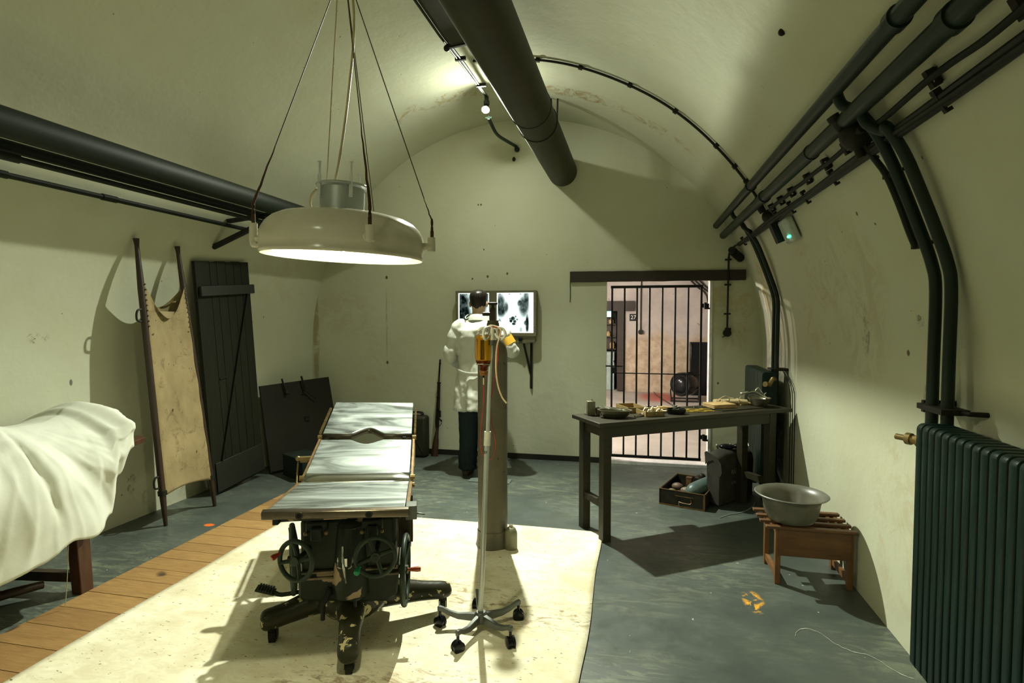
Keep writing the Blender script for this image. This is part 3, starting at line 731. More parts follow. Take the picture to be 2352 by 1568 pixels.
# ---------------------------------------------------------------- left side pipes
def lp(angdeg, rho): # distance from the camera height line in the cross-section
    return (-rho * math.cos(math.radians(angdeg)), 1.48 + rho * math.sin(math.radians(angdeg)))
x, z = lp(17.55, 2.98)
t_ = thing('left_duct', 'thick dark duct along the left side of the vault, topmost of the left pipes', 'duct', (x, 5.8, z))
mk('duct_tube', M_DUCTL, t_, cyl, (x, -2.6, z), (x, 5.3, z), .071, 32)
bm = B(); tube(bm, [(x, 5.28, z), (x, 5.45, z), (x + .03, 5.6, z), (x + .04, 5.81, z)], .069, 24, smooth=4); obj('elbow', bm, M_DUCTL, t_)
bm = B(); F = frame((x + .03, 5.60, z + .0), (0, 1, 0))
lathe(bm, [(.072, -.035), (.088, -.035), (.088, .035), (.072, .035)], 28, F); boxp(bm, (x + .1, 5.57, z - .05), (x + .17, 5.63, z - .02)); obj('clamp', bm, M_BRKT, t_)
x, z = lp(15.6, 3.10)
t_ = thing('left_pipe', 'second dark pipe on the left side, tucked right under the thick duct', 'pipe', (x, 5.8, z))
mk('pipe_tube', M_DUCTL, t_, cyl, (x, -2.6, z), (x, 5.81, z), .030, 20)
x, z = lp(14.7, 3.05)
t_ = thing('left_pipe', 'thin dark pipe on the left side with a pale gap above it, third down', 'pipe', (x, 5.8, z))
mk('pipe_tube', M_DUCTL, t_, cyl, (x, -2.6, z), (x, 5.81, z), .0155, 16)
for y in (2.1, .5): mk('coupling', M_DUCTL, t_, cyl, (x, y - .12, z), (x, y + .12, z), .022, 16)
x, z = lp(13.05, 3.36)
t_ = thing('left_pipe', 'lowest thin dark pipe along the left wall above the stretcher', 'pipe', (x, 5.8, z))
mk('pipe_tube', M_DUCTL, t_, cyl, (x, -2.6, z), (x, 5.81, z), .0165, 16)
for y in (2.35, 3.0): mk('coupling', M_DUCTL, t_, cyl, (x, y - .05, z), (x, y + .05, z), .021, 16)
t_ = thing('pipe_bracket', 'black angle-iron bracket propping the left pipes from the wall behind the lamp', 'bracket', (-3.4, 4.07, 2.1))
bm = B(); bar(bm, (-3.385, 4.05, 2.065), (-2.78, 4.12, 2.335), .035, .035); obj('strut', bm, M_CABLE, t_)
bm = B(); bar(bm, (-3.285, 4.09, 2.275), (-2.78, 4.12, 2.335), .04, .03); obj('arm', bm, M_CABLE, t_)
mk('foot_plate', M_BRKT, t_, ball, (-3.385, 4.05, 2.06), .018)

# ---------------------------------------------------------------- radiators
def radiator(x0, x1, yf, yn, z0, z1, n, label, y_first=None):
    t = thing('radiator', label, 'radiator', ((x0 + x1) / 2, (yf + yn) / 2, 0))
    pitch = (yf - yn) / n
    r = min(.022, (x1 - x0) * .22)
    def sec(bm, y):
        cxx, w = (x0 + x1) / 2, (x1 - x0) / 2
        poly = []
        for cx_, cz_, a in ((w - r, z1 - r, 0), (-(w - r), z1 - r, 90), (-(w - r), z0 + r, 180), (w - r, z0 + r, 270)):
            for k in range(5):
                q = math.radians(a + k * 22.5); poly.append((cx_ + r * math.cos(q), cz_ + r * math.sin(q)))
        rr = []
        cz = (z0 + z1) / 2
        for dy, k in ((-.495, .007), (-.47, .0025), (-.40, .0), (.30, .0), (.42, .003), (.495, .010)):
            rr.append([(cxx + px * (1 - k / w), y + dy * pitch, cz + (pz - cz) * (1 - k / (z1 - z0) * 2)) for px, pz in poly])
        rings(bm, rr)
    for i in range(n):
        bm = B(); sec(bm, yf - pitch * (i + .5)); obj('radiator_section', bm, M_RAD, t)
    bm = B(); cxx = (x0 + x1) / 2
    for z in (z0 + .07, z1 - .07): cyl(bm, (cxx, yf, z), (cxx, yn, z), .026, 16)
    obj('header_pipe', bm, M_RAD, t)
    for y in (yf - .12, yn + .12):
        bm = B(); boxp(bm, (cxx - .015, y - .012, 0), (cxx + .015, y + .012, z0 + .06)); boxp(bm, (cxx - .03, y - .02, 0), (cxx + .03, y + .02, .012)); obj('foot', bm, M_RAD, t)
    return t
t_ = radiator(1.0, 1.12, 2.315, 1.10, .20, 1.10, 28, 'near green column radiator along the right wall at the edge of the view')
bm = B(); F = frame((1.03, 2.32, 1.03), (-.55, .8, 0))
lathe(bm, [(0, -.03), (.024, -.03), (.024, .02), (.017, .022), (.017, .04), (.022, .042), (.022, .06), (.011, .062), (.011, .10), (0, .10)], 14, F); obj('valve', bm, M_BRASS, t_)
t_ = radiator(.985, 1.10, 5.52, 4.80, .13, 1.05, 18, 'far green radiator by the right wall beyond the work table')
bm = B(); tube(bm, [(1.04, 4.79, .95), (1.06, 4.78, 1.0), (1.09, 4.83, .99), (1.10, 4.89, 1.0)], .018, 10, smooth=3); cyl(bm, (1.04, 4.80, .95), (1.0, 4.76, .96), .022, 12); obj('valve', bm, M_BRASS, t_)
bm = B(); cyl(bm, (1.06, 4.80, .2), (1.06, 4.74, .2), .02, 12); tube(bm, [(1.06, 4.75, .2), (1.11, 4.75, .2), (1.11, 4.88, .25)], .014, 8); obj('return_pipe', bm, M_BRKT, t_)
for k, yy in enumerate((4.62, 4.68, 4.74)):
    bm = B(); tube(bm, [(1.183, yy, 0.0), (1.183, yy, .75), (1.175, yy + .02, .95), (1.15, 4.86, 1.06)], .0032, 6, smooth=3)
    tag(obj('floor_cable', bm, M_CABLE), ('front', 'middle', 'back')[k] + ' one of three thin cables running down the right wall beside the table end', 'cable')

# ================================================================ operating lamp
t_ = thing('operating_lamp', 'round cream enamel operating lamp hanging on wires over the table', 'lamp', (LAMP.x, LAMP.y, 1.8))
TL = T(*LAMP) @ RY(math.radians(2.6)) @ RX(math.radians(.5)) @ Matrix.Scale(LAMP_K, 4)
bm = B()
lathe(bm, [(.268, .012), (.285, .004), (.298, -.004), (.303, .0), (.304, .008), (.300, .014), (.304, .035), (.304, .062), (.298, .088), (.284, .112), (.262, .132), (.232, .147), (.19, .157), (.12, .162), (.05, .163), (0.0, .163)], 72, TL)
obj('lamp_housing', bm, M_ENAMEL, t_, ang=50)
bm = B()
lathe(bm, [(.268, .012), (.262, .03), (.245, .058), (.21, .080), (.15, .094), (.08, .10), (0.0, .10)], 64, TL)
obj('reflector', bm, simple('white_reflector', (.9, .89, .82), None, .35), t_, ang=60)
bm = B(); bmesh.ops.create_icosphere(bm, subdivisions=3, radius=LAMP_R / LAMP_K, matrix=TL @ T(0, 0, .055)); obj('bulb', bm, M_ORBULB, t_)
bm = B(); tube(bm, [TL @ Vector((.11 * math.cos(a * PI / 20), .11 * math.sin(a * PI / 20), .045)) for a in range(40)], .0035, 6, True)
tube(bm, [TL @ Vector((.075 * math.cos(a * PI / 20), .075 * math.sin(a * PI / 20), .04)) for a in range(40)], .003, 6, True)
for a in range(3): cyl(bm, TL @ Vector((.075 * math.cos(a * 2.094), .075 * math.sin(a * 2.094), .04)), TL @ Vector((.15 * math.cos(a * 2.094), .15 * math.sin(a * 2.094), .094)), .003, 6)
obj('ring_guard', bm, M_TIN, t_)
bm = B()
TU = TL @ T(-.012, 0, 0)
lathe(bm, [(0, .15), (.083, .15), (.083, .258), (.098, .263), (.099, .268), (.096, .272), (.06, .274), (0, .274)], 40, TU)
obj('top_canister', bm, simple('zinc_canister', (.58, .62, .61), (.46, .50, .50), .36, .6, 3), t_, ang=30)
for a in (-2.15, -.75, 1.3):
    bm = B()
    c_ = Vector((.094 * math.cos(a), .094 * math.sin(a), 0))
    boxp(bm, (c_.x - .006, c_.y - .003, .215), (c_.x + .006, c_.y + .003, .295), TU)
    boxp(bm, (c_.x - .003, c_.y - .002, .29), (c_.x + .004, c_.y + .002, .345), TU)
    boxp(bm, (c_.x - .008, c_.y - .004, .34), (c_.x + .006, c_.y + .004, .343), TU)
    obj('bracket', bm, M_WHITEP, t_)
HOOK = Vector((-.937, 1.73, 2.63))
for nm, ang in (('left', math.radians(196)), ('right', math.radians(12)), ('front', math.radians(-47)), ('rear', math.radians(95))):
    d_ = Vector((math.cos(ang), math.sin(ang), 0)); p0 = TL @ (d_ * .302 + Vector((0, 0, .052))); p1 = TL @ (d_ * .330 + Vector((0, 0, .052)))
    bm = B(); cyl(bm, p0 - (p1 - p0) * .4, p1, .013, 14)
    e = p1 + (p1 - p0) * .2
    if nm == 'left': tube(bm, [p1 + Vector((0, 0, -.012)), e + Vector((0, 0, -.018)), e + (p1 - p0) * .15 + Vector((0, 0, .0)), e + (p1 - p0) * .1 + Vector((0, 0, .05))], .013, 12, smooth=4)
    else:
        cyl(bm, p1, p1 + (p1 - p0) * .35, .0175 if nm == 'front' else .015, 18); tube(bm, [p1 + (p1 - p0) * .2 + Vector((0, 0, -.015)), p1 + (p1 - p0) * .2 + Vector((0, 0, .03))], .0135, 12)
    sk = obj('hanger_socket', bm, M_ENAMEL, t_)
    top = e + (p1 - p0) * .1 + Vector((0, 0, .05 if nm == 'left' else .022))
    bm = B(); tube(bm, [top, top + Vector((0, 0, .03))], .006, 8); 
    for k in range(2): tube(bm, [top + Vector((0, .006 * math.cos(q * PI / 4), .035 + .022 * k + .012 * math.sin(q * PI / 4))) for q in range(8)], .0025, 6, True)
    st = top + Vector((0, 0, .06))
    en = st + (HOOK - st) * {'left': .24, 'front': .30, 'right': .09, 'rear': .08}[nm]
    rn = random.Random(hash(nm) % 97 if False else len(nm))
    pts = [st + (en - st) * (i / 9) + Vector((rn.uniform(-.0012, .0012), rn.uniform(-.0012, .0012), 0)) for i in range(10)]
    tube(bm, pts, lambda u: (.0048 if nm in ('left', 'front') else .0026) * (1 - .6 * u), 8)
    obj('wrapped_end', bm, simple('rusty_wrap_' + nm, (.10, .055, .02), (.05, .025, .01), .7), t_)
    mk('suspension_wire', simple('rusty_wire_' + nm, (.12, .08, .035), (.05, .03, .015), .6), t_, tube, [en, en + (HOOK - en) * .5 + Vector((0, 0, -.002)), HOOK], .0018, 6, False, 4)
bm = B()
for k in range(2): tube(bm, [HOOK + Vector((.02 * math.cos(q * PI / 6) * (k == 0), .02 * math.cos(q * PI / 6) * (k == 1), .018 + .035 * k + .02 * math.sin(q * PI / 6))) for q in range(12)], .003, 6, True)
tube(bm, [HOOK + Vector((0, 0, .06)), (HOOK.x, HOOK.y, vp(HOOK.x))], .005, 8)
cyl(bm, (HOOK.x, HOOK.y, vp(HOOK.x) - .02), (HOOK.x, HOOK.y, vp(HOOK.x)), .04, 16)
obj('ceiling_hook', bm, M_BRKT, t_)
bm = B(); tube(bm, [TU @ Vector((-.02, -.03, .27)), TU @ Vector((.0, -.03, .36)), TU @ Vector((.025, -.02, .6)), TU @ Vector((.03, 0, .9)), HOOK + Vector((.01, -.01, .1)), (HOOK.x + .01, HOOK.y, vp(HOOK.x + .01))], .0042, 8, smooth=5)
tube(bm, [TU @ Vector((-.045, -.04, .27)), TU @ Vector((-.032, -.04, .6)), HOOK + Vector((-.01, -.01, .1)), (HOOK.x - .01, HOOK.y, vp(HOOK.x - .01))], .0022, 6, smooth=4)
tube(bm, [TU @ Vector((-.095, -.02, .255)), TU @ Vector((-.118, -.02, .23)), TU @ Vector((-.124, -.02, .195)), TU @ Vector((-.108, -.02, .158))], .0042, 8, smooth=5)
obj('power_cord', bm, simple('cream_cord', (.60, .50, .28), None, .5), t_)

# ================================================================ operating table
OT = (-1.318, 2.45, 0); OR = math.radians(21.07)
t_ = thing('operating_table', 'antique operating table with polished steel plates on a green cast pedestal', 'operating table', OT, OR)
ROLL = math.tan(math.radians(1.76))
def plate(name, poly, z_at, th, mat, holes=None, lip=0):
    """poly in (lx, ly); z_at(ly) height of the top"""
    bm = B()
    top = [bm.verts.new((x, y, z_at(y) - x * ROLL)) for x, y in poly]
    bot = [bm.verts.new((x, y, z_at(y) - x * ROLL - th)) for x, y in poly]
    n = len(poly)
    bm.faces.new(top); bm.faces.new(list(reversed(bot)))
    for i in range(n): bm.faces.new((top[i], bot[i], bot[(i + 1) % n], top[(i + 1) % n]))
    return obj(name, bm, mat, t_, local=True, bevel=.0035)
def zl(y, a, b): return a[1] + (y - a[0]) / (b[0] - a[0]) * (b[1] - a[1])
HW = .265
# foot plate
zf = lambda y: zl(y, (-.465, .722), (.155, .655))
plate('foot_plate', [(-HW, -.448), (HW, -.448), (HW, .15), (-HW, .15)], zf, .02, M_STEEL)
bm = B()
for sx in (-1, 1):
    bar(bm, (sx * .274, -.47, .706 - sx * .274 * ROLL), (sx * .274, .16, .640 - sx * .274 * ROLL), .014, .022)
obj('side_rail', bm, M_BRASSD, t_, local=True)
bm = B()
rr = []
def zfr(x, k): return .724 - x * ROLL - k
for (y, k) in ((-.466, 0), (-.478, .004), (-.481, .012), (-.478, .034), (-.466, .038), (-.45, .038), (-.45, 0)):
    rr.append([(-.282 + .564 * i / 2, y, zfr(-.282 + .564 * i / 2, k)) for i in range(3)])
v_ = [[bm.verts.new(p) for p in r] for r in rr]
for i in range(len(v_)):
    for j in range(2): bm.faces.new((v_[i][j], v_[i][j + 1], v_[(i + 1) % len(v_)][j + 1], v_[(i + 1) % len(v_)][j]))
bm.faces.new([v_[i][0] for i in range(len(v_))]); bm.faces.new([v_[i][2] for i in reversed(range(len(v_)))])
obj('front_rail', bm, simple('bronze_rail', (.16, .13, .09), (.09, .075, .055), .3, .85, 5), t_, local=True, bevel=.003)
for x in (-.14, .125):
    bm = B(); z = .705 - x * ROLL
    F = frame((x, -.482, z), (0, -1, 0)); lathe(bm, [(.0085, -.002), (.0145, -.001), (.0145, .002), (.0085, .002)], 20, F); obj('socket_ring', bm, M_BRKT, t_, local=True)
    mk('socket_hole', simple('dark_hole', (.004, .004, .004), None, .9), t_, cyl, (x, -.483, z), (x, -.478, z), .0095, 16, local=True)
# seat roll
bm = B(); rr = []
for i in range(13):
    x = -.262 + .524 * i / 12
    s = 1 if 0 < i < 12 else .55
    rr.append([(x, .205 + .052 * s * math.cos(q * PI / 8), .651 + .026 * s * math.sin(q * PI / 8) + .022 * s * math.cos(q * PI / 8) * .3 - x * ROLL) for q in range(16)])
rings(bm, rr); obj('seat_roll', bm, M_CHROME, t_, local=True)
mid0, mid1 = (.268, .668), (.712, .750)
zm = lambda y: zl(y, mid0, mid1)
# seat plate with half of the eye-shaped opening
def edge(y, d, n=26, w=.10):
    pts = []
    for i in range(n + 1):
        x = -w + 2 * w * i / n
        s = .5 + .5 * math.cos(PI * x / w)
        pts.append((x, y + d * s ** .72))
    return pts
e1 = edge(.712, -.062)
plate('seat_plate', [(-HW, .268), (HW, .268), (HW, .712)] + list(reversed(e1)) + [(-HW, .712)], zm, .018, M_STEEL)
bk0, bk1 = (.775, .775), (1.30, .887)
zb = lambda y: zl(y, bk0, bk1)
e2 = edge(.775, .085)
plate('back_plate', [(-HW, .775)] + e2 + [(HW, .775), (HW, 1.30), (-HW, 1.30)], zb, .012, M_STEEL)
# curved dark band hanging under the front edge of the back plate
bm = B(); pe = [(-HW, .775)] + e2 + [(HW, .775)]
a_ = [bm.verts.new((x, y, zb(y) - x * ROLL - .004)) for x, y in pe]; b_ = [bm.verts.new((x, y, zb(y) - x * ROLL - .036)) for x, y in pe]
for i in range(len(pe) - 1): bm.faces.new((a_[i], a_[i + 1], b_[i + 1], b_[i]))
obj('curved_band', bm, simple('dark_bronze_band', (.10, .09, .065), (.07, .06, .045), .4, .7, 5), t_, local=True, solid=.004)
bm = B()
for sx in (-1, 1):
    x = sx * .277
    bar(bm, (x, .24, .635 - x * ROLL), (x, .745, .735 - x * ROLL), .012, .026)
obj('seat_rail', bm, M_BRASSD, t_, local=True)
bm = B()
for sx in (-1, 1):
    x = sx * .284
    pts = [(x, .80 + .40 * i / 40, zb(.80 + .40 * i / 40) - .01 - x * ROLL) for i in range(41)]
    for i, p in enumerate(pts): box(bm, (p[0], p[1], p[2] + (.003 if i % 2 else 0)), (.012, .0102, .014))
obj('ratchet_bar', bm, M_BRASS, t_, local=True)
bm = B()
for sx in (-1, 1):
    x = sx * .28
    for y, z in ((.765, .752), (.25, .648), (.16, .632)):
        cyl(bm, (x - .012, y, z - x * ROLL), (x + .012, y, z - x * ROLL), .014, 12)
    tube(bm, [(x, .78, .75), (x, .62, .60), (x * .8, .50, .56)], .007, 8)
obj('hinge', bm, M_BRASS, t_, local=True)
bm = B(); x = -.33
box(bm, (-.315, .50, .70), (.07, .03, .018)); cyl(bm, (-.34, .50, .69), (-.30, .50, .69), .013, 10); tube(bm, [(-.35, .50, .695), (-.345, .44, .63), (-.335, .38, .58)], .0045, 8); ball(bm, (-.352, .50, .70), .014)
obj('side_clamp', bm, M_BRASS, t_, local=True)
bm = B(); boxp(bm, (.268, -.44, .655), (.312, -.375, .712)); tube(bm, [(.31, -.42, .675), (.345, -.42, .668)], .004, 6); obj('rail_clamp', bm, M_GREY, t_, local=True, bevel=.004)
bm = B(); cyl(bm, (.285, .10, .55), (.20, .10, .55), .01, 8); boxp(bm, (.20, .05, .345), (.275, .13, .60)); boxp(bm, (.275, .06, .365), (.284, .12, .60)); obj('side_panel', bm, simple('brown_panel', (.065, .052, .028), (.045, .036, .02), .45), t_, local=True, bevel=.003)
# under-frame
bm = B()
for sx in (-1, 1):
    bar(bm, (sx * .235, -.46, .685), (sx * .235, .16, .615), .02, .03)
    bar(bm, (sx * .22, .16, .61), (sx * .22, .72, .71), .02, .03)
    bar(bm, (sx * .22, .76, .735), (sx * .22, 1.26, .85), .02, .026)
for y, z in ((-.40, .675), (.1, .615), (.45, .665), (1.2, .84)): bar(bm, (-.23, y, z), (.23, y, z), .03, .02)
obj('under_frame', bm, M_MACH, t_, local=True)
# pedestal body
bm = B()
boxp(bm, (-.205, -.17, .30), (.215, .22, .585))
obj('gear_box', bm, M_MACH, t_, local=True, bevel=.02)
bm = B(); prism(bm, [(-.215, .245), (-.205, .225), (-.16, .215), (.17, .19), (.215, .215), (.225, .30), (.22, .345), (-.21, .345)], .40, T(0, .22, 0) @ RX(PI / 2))
obj('lower_casing', bm, M_MACH, t_, local=True, bevel=.012)
bm = B()
for z, c in ((.345, .0), (.318, 0)): boxp(bm, (-.208, -.192, z), (.222, -.17, z + .010))
obj('casing_ridge', bm, simple('primer_edge', (.26, .18, .11), (.05, .05, .03), .5, 0, 14), t_, local=True, bevel=.003)
bm = B(); rr = []
for k in range(9):
    z = .24 + .31 * k / 8; wv = .092 - .030 * (k / 8); d = .245 - .03 * k / 8
    rr.append([(.012 + wv * math.cos(q * PI / 12), -.14 - (d - .14) * max(0, math.sin(q * PI / 12)) if q <= 12 else -.12, z) for q in range(24)])
rings(bm, rr); ball(bm, (.012, -.145, .55), .062, (1, 1.2, .5)); obj('worm_housing', bm, M_MACH, t_, local=True)
bm = B(); tube(bm, [(-.01, -.262, .49), (-.005, -.285, .43), (.0, -.28, .38), (.002, -.262, .335)], .012, 10, smooth=3, sc=(.6, 1)); boxp(bm, (-.008, -.284, .41), (.012, -.268, .445)); tube(bm, [(-.028, -.27, .445), (-.026, -.29, .415), (-.012, -.28, .40)], .0035, 6, smooth=3); tube(bm, [(.034, -.27, .445), (.032, -.29, .415), (.016, -.28, .40)], .0035, 6, smooth=3)
obj('lever', bm, M_CHROME, t_, local=True)
# screw jacks under the foot plate
for x, z in ((-.12, .55), (.115, .545)):
    bm = B(); boxp(bm, (x - .045, -.25, z), (x + .045, -.20, z + .05)); boxp(bm, (x - .022, -.27, z - .03), (x + .025, -.21, z + .03)); boxp(bm, (x - .028, -.24, z + .05), (x + .028, -.19, z + .13)); obj('jack_bracket', bm, M_MACH, t_, local=True, bevel=.008)
    for s in (-1, 1): mk('bolt', M_BRASS, t_, ball, (x + s * .042, -.26, z + .004), .010, local=True)
def handwheel(c, ax, r, spokes, rim=.0105, name='handwheel', ph=.5, dish=.012, hub=.02):
    F = frame(c, ax, (1, 0, 0) if abs(ax[0]) < .8 else (0, 1, 0))
    bm = B()
    tube(bm, [F @ Vector((r * math.cos(a * PI / 24), r * math.sin(a * PI / 24), 0)) for a in range(48)], rim, 12, True)
    for k in range(spokes):
        a = ph + k * 2 * PI / spokes
        P0 = Vector((0, 0, -dish)); P1 = Vector((r * math.cos(a), r * math.sin(a), 0))
        tube(bm, [F @ P0, F @ (P0 * .4 + P1 * .6 + Vector((0, 0, -dish * .2))), F @ P1], lambda u: rim * (1.25 - .25 * u), 8, sc=(.75, 1.25))
    cyl(bm, F @ Vector((0, 0, -dish - .02)), F @ Vector((0, 0, .012)), hub, 16)
    return obj(name, bm, M_WHEEL, t_, local=True)
def grip(c, d, mat, L=.045):
    bm = B(); F = frame(c, d); lathe(bm, [(0, 0), (.007, 0), (.0065, .008), (.009, .015), (.0125, L * .75), (.0115, L), (.006, L + .002), (0, L + .002)], 14, F)
    return obj('grip', bm, mat, t_, local=True)
handwheel((.134, -.315, .458), (0, -1, .05), .082, 4, ph=.35)
grip((.068, -.33, .425), (-.25, -1, -.35), M_GREEN, .038)
handwheel((-.195, -.30, .456), (-.45, -.9, .05), .082, 4, ph=.2)
grip((-.262, -.285, .487), (-.75, -.65, -.3), M_RED, .038)
handwheel((-.268, -.03, .355), (-.97, -.25, 0), .150, 3, .013, ph=1.2)
handwheel((.252, -.10, .300), (.99, -.06, 0), .152, 3, .012, ph=.6)
grip((.262, -.11, .303), (1, -.05, 0), M_ORANGE, .06)
for a_x, b_x, r_x in (((-.29, -.03, .355), (-.2, -.03, .355), .014), ((.26, -.1, .300), (.2, -.1, .300), .014), ((.134, -.33, .458), (.134, -.16, .458), .011), ((-.195, -.30, .456), (-.16, -.15, .456), .011)):
    mk('wheel_axle', M_MACH, t_, cyl, a_x, b_x, r_x, 12, local=True)
bm = B(); tube(bm, [(-.20, -.12, .24), (-.30, -.11, .225), (-.335, -.11, .24)], .010, 8, smooth=3)
for k in range(6): boxp(bm, (-.345 - .011 * k, -.135, .238 + .0035 * k), (-.337 - .011 * k, -.075, .252 + .0035 * k))
bar(bm, (-.33, -.105, .236), (-.41, -.105, .262), .056, .007); obj('foot_pedal', bm, M_MACH, t_, local=True)
# base: neck and four splayed feet in one casting
bm = B()
def leg(p0, pts, rs):
    P = smooth_path([p0] + pts, 6); n = len(P)
    R = smooth_path([(r, 0, 0) for r in rs], 6)
    tube(bm, P, lambda u: R[min(n - 1, int(round(u * (n - 1))))].x, 20)
leg((0, .0, .175), [(-.13, -.03, .160), (-.28, -.075, .125), (-.375, -.105, .108), (-.395, -.11, .105)], (.100, .068, .050, .048, .028))
leg((0, .0, .175), [(.14, -.005, .158), (.31, .035, .128), (.44, .068, .108), (.475, .075, .106)], (.105, .074, .050, .042, .022))
leg((0, .0, .175), [(.01, -.13, .165), (.02, -.28, .13), (.028, -.40, .095), (.03, -.425, .09)], (.105, .074, .050, .047, .028))
leg((0, .0, .175), [(0, .16, .155), (0, .32, .12), (0, .43, .10), (0, .45, .098)], (.075, .060, .048, .046, .028))
lathe(bm, [(0, .08), (.13, .10), (.165, .15), (.165, .20), (.14, .25), (.10, .29), (0, .30)], 28, T(.005, -.03, 0))
o_ = obj('base', bm, M_MACHF, t_, local=True)
q = o_.modifiers.new('fuse', 'REMESH'); q.mode = 'VOXEL'; q.voxel_size = .007; q.use_smooth_shade = True
q = o_.modifiers.new('soften', 'SMOOTH'); q.iterations = 18; q.factor = .6
bm = B(); tube(bm, [(-.10, -.165, .285), (-.05, -.195, .245), (-.0, -.205, .235)], .011, 8); cyl(bm, (.035, -.215, .23), (.035, -.220, .15), .009, 10); cyl(bm, (.035, -.215, .235), (.035, -.215, .245), .03, 14); tube(bm, [(-.075, -.20, .27), (-.10, -.225, .22), (-.105, -.215, .15)], .010, 8); obj('brake_linkage', bm, M_BLACK, t_, local=True)
def caster(c, r, name='caster'):
    bm = B(); cyl(bm, (c[0] - .014, c[1], r), (c[0] + .014, c[1], r), r, 20); 
    boxp(bm, (c[0] - .020, c[1] - .012, r * .8), (c[0] - .016, c[1] + .018, c[2])); boxp(bm, (c[0] + .016, c[1] - .012, r * .8), (c[0] + .020, c[1] + .018, c[2])); cyl(bm, (c[0], c[1], c[2] - .012), (c[0], c[1], c[2] + .02), .02, 12)
    obj(name, bm, M_BRKT, t_, local=True)
for c in ((-.345, -.095, .07), (.43, .065, .07), (.03, -.385, .06), (0, .42, .07)): caster(c, .030)

# ================================================================ IV stand
IV = Vector((-.703, 2.530, 0))
t_ = thing('drip_stand', 'aluminium drip stand on a five-star castor base in front of the gas cylinder', 'drip stand', tuple(IV))
p_lo = Vector((-.706, 2.534, .075)); p_mid = Vector((-.682, 2.580, .93)); p_hi = Vector((-.669, 2.605, 1.425))
bm = B(); cyl(bm, p_lo, p_mid, .0125, 20); obj('lower_pole', bm, M_ALU, t_)
bm = B(); cyl(bm, p_mid - Vector((0, 0, .01)), p_hi, .0095, 18); obj('upper_pole', bm, M_ALU, t_)
dv = (p_hi - p_lo).normalized()
bm = B(); cyl(bm, p_mid - dv * .055, p_mid + dv * .012, .0165, 18); obj('collar', bm, M_IV, t_)
text_part('height_mark', '57', .018, frame(p_mid - dv * .085 + Vector((-.004, -.0132, 0)), (-.25, -1, 0), (1, -.25, 0)), M_BLACK, t_)
bm = B(); cyl(bm, p_hi - dv * .055, p_hi + dv * .018, .0155, 16); obj('hook_hub', bm, M_IV, t_)
bm = B(); cyl(bm, p_hi - dv * .075, p_hi - dv * .05, .0168, 16); obj('grey_band', bm, M_GREY, t_)
h = p_hi + Vector((0, 0, .005))
def hook(dirx, diry):
    d_ = Vector((dirx, diry, 0)).normalized()
    P = [h, h + d_ * .03 + Vector((0, 0, .004)), h + d_ * .058 + Vector((0, 0, -.004)), h + d_ * .068 + Vector((0, 0, -.030)), h + d_ * .050 + Vector((0, 0, -.050)), h + d_ * .03 + Vector((0, 0, -.040)), h + d_ * .018 + Vector((0, 0, -.022))]
    bm = B(); tube(bm, P, .0068, 10, smooth=5); obj('hook', bm, M_IV, t_)
hook(-1, .15); hook(1, .0); hook(.2, 1); hook(-.35, -1)
HB = .066
bm = B(); lathe(bm, [(0, .045), (.03, .045), (.034, .06), (.03, .085), (.022, .095), (.0, .095)], 20, T(IV.x, IV.y, 0)); obj('base_hub', bm, M_GREY, t_)
for a in (-105, -33, 39, 111, 183):
    an = math.radians(a); d_ = Vector((math.cos(an), math.sin(an), 0)); s_ = Vector((-d_.y, d_.x, 0))
    bm = B(); rr = []
    for u, z, hh, wd in ((.0, .070, .034, .026), (.06, .066, .034, .022), (.11, .064, .028, .018), (.155, .075, .024, .017), (.185, .090, .022, .017), (.205, .093, .024, .017), (.212, .090, .018, .012)):
        c = Vector((IV.x, IV.y, 0)) + d_ * u
        rr.append([c + s_ * (-wd / 2) + Vector((0, 0, z - hh / 2)), c + s_ * (wd / 2) + Vector((0, 0, z - hh / 2)), c + s_ * (wd / 2) + Vector((0, 0, z + hh / 2)), c + s_ * (-wd / 2) + Vector((0, 0, z + hh / 2))])
    rings(bm, rr); arm = obj('base_arm', bm, M_GREY, t_, bevel=.003)
    c = Vector((IV.x, IV.y, 0)) + d_ * .2
    ca = an + 1.1; ax = Vector((math.cos(ca), math.sin(ca), 0))
    bm = B()
    for s in (-1, 1): 
        lathe(bm, [(0, .004), (.022, .004), (.0275, .008), (.0275, .017), (.022, .020), (0, .021)], 20, frame(c + Vector((0, 0, .028)), ax * s))
    cyl(bm, c + Vector((0, 0, .028)) - ax * .006, c + Vector((0, 0, .028)) + ax * .006, .024, 16); cyl(bm, c + Vector((0, 0, .05)), c + Vector((0, 0, .082)), .007, 10)
    obj('caster', bm, M_BLACKG, arm)

# amber bottle hung on the left hook
BT = h + Vector((-.036, -.010, -.022))
t_ = thing('infusion_bottle', 'amber infusion bottle hanging upside down from the drip stand', 'bottle', tuple(BT))
bm = B(); lathe(bm, [(0, -.005), (.028, -.005), (.036, -.012), (.038, -.02), (.038, -.125), (.036, -.140), (.026, -.155), (.018, -.162), (.0175, -.180), (.0, -.180)], 32, T(*BT)); obj('bottle_glass', bm, M_AMBER, t_, ang=60)
bm = B(); lathe(bm, [(0, -.128), (.0355, -.128), (.0345, -.138), (.025, -.152), (.017, -.160), (.0165, -.177), (0, -.177)], 24, T(*BT)); obj('liquid', bm, M_BLOOD, t_)
bm = B(); lathe(bm, [(.0, -.178), (.021, -.178), (.021, -.190), (.018, -.192), (.018, -.198), (.02, -.2), (.0, -.202)], 20, T(*BT)); obj('stopper', bm, simple('amber_cap', (.16, .06, .01), None, .35), t_)
bm = B()
tube(bm, [BT + Vector((.0405 * math.cos(q * PI / 12), .0405 * math.sin(q * PI / 12), -.008)) for q in range(24)], .0015, 6, True)
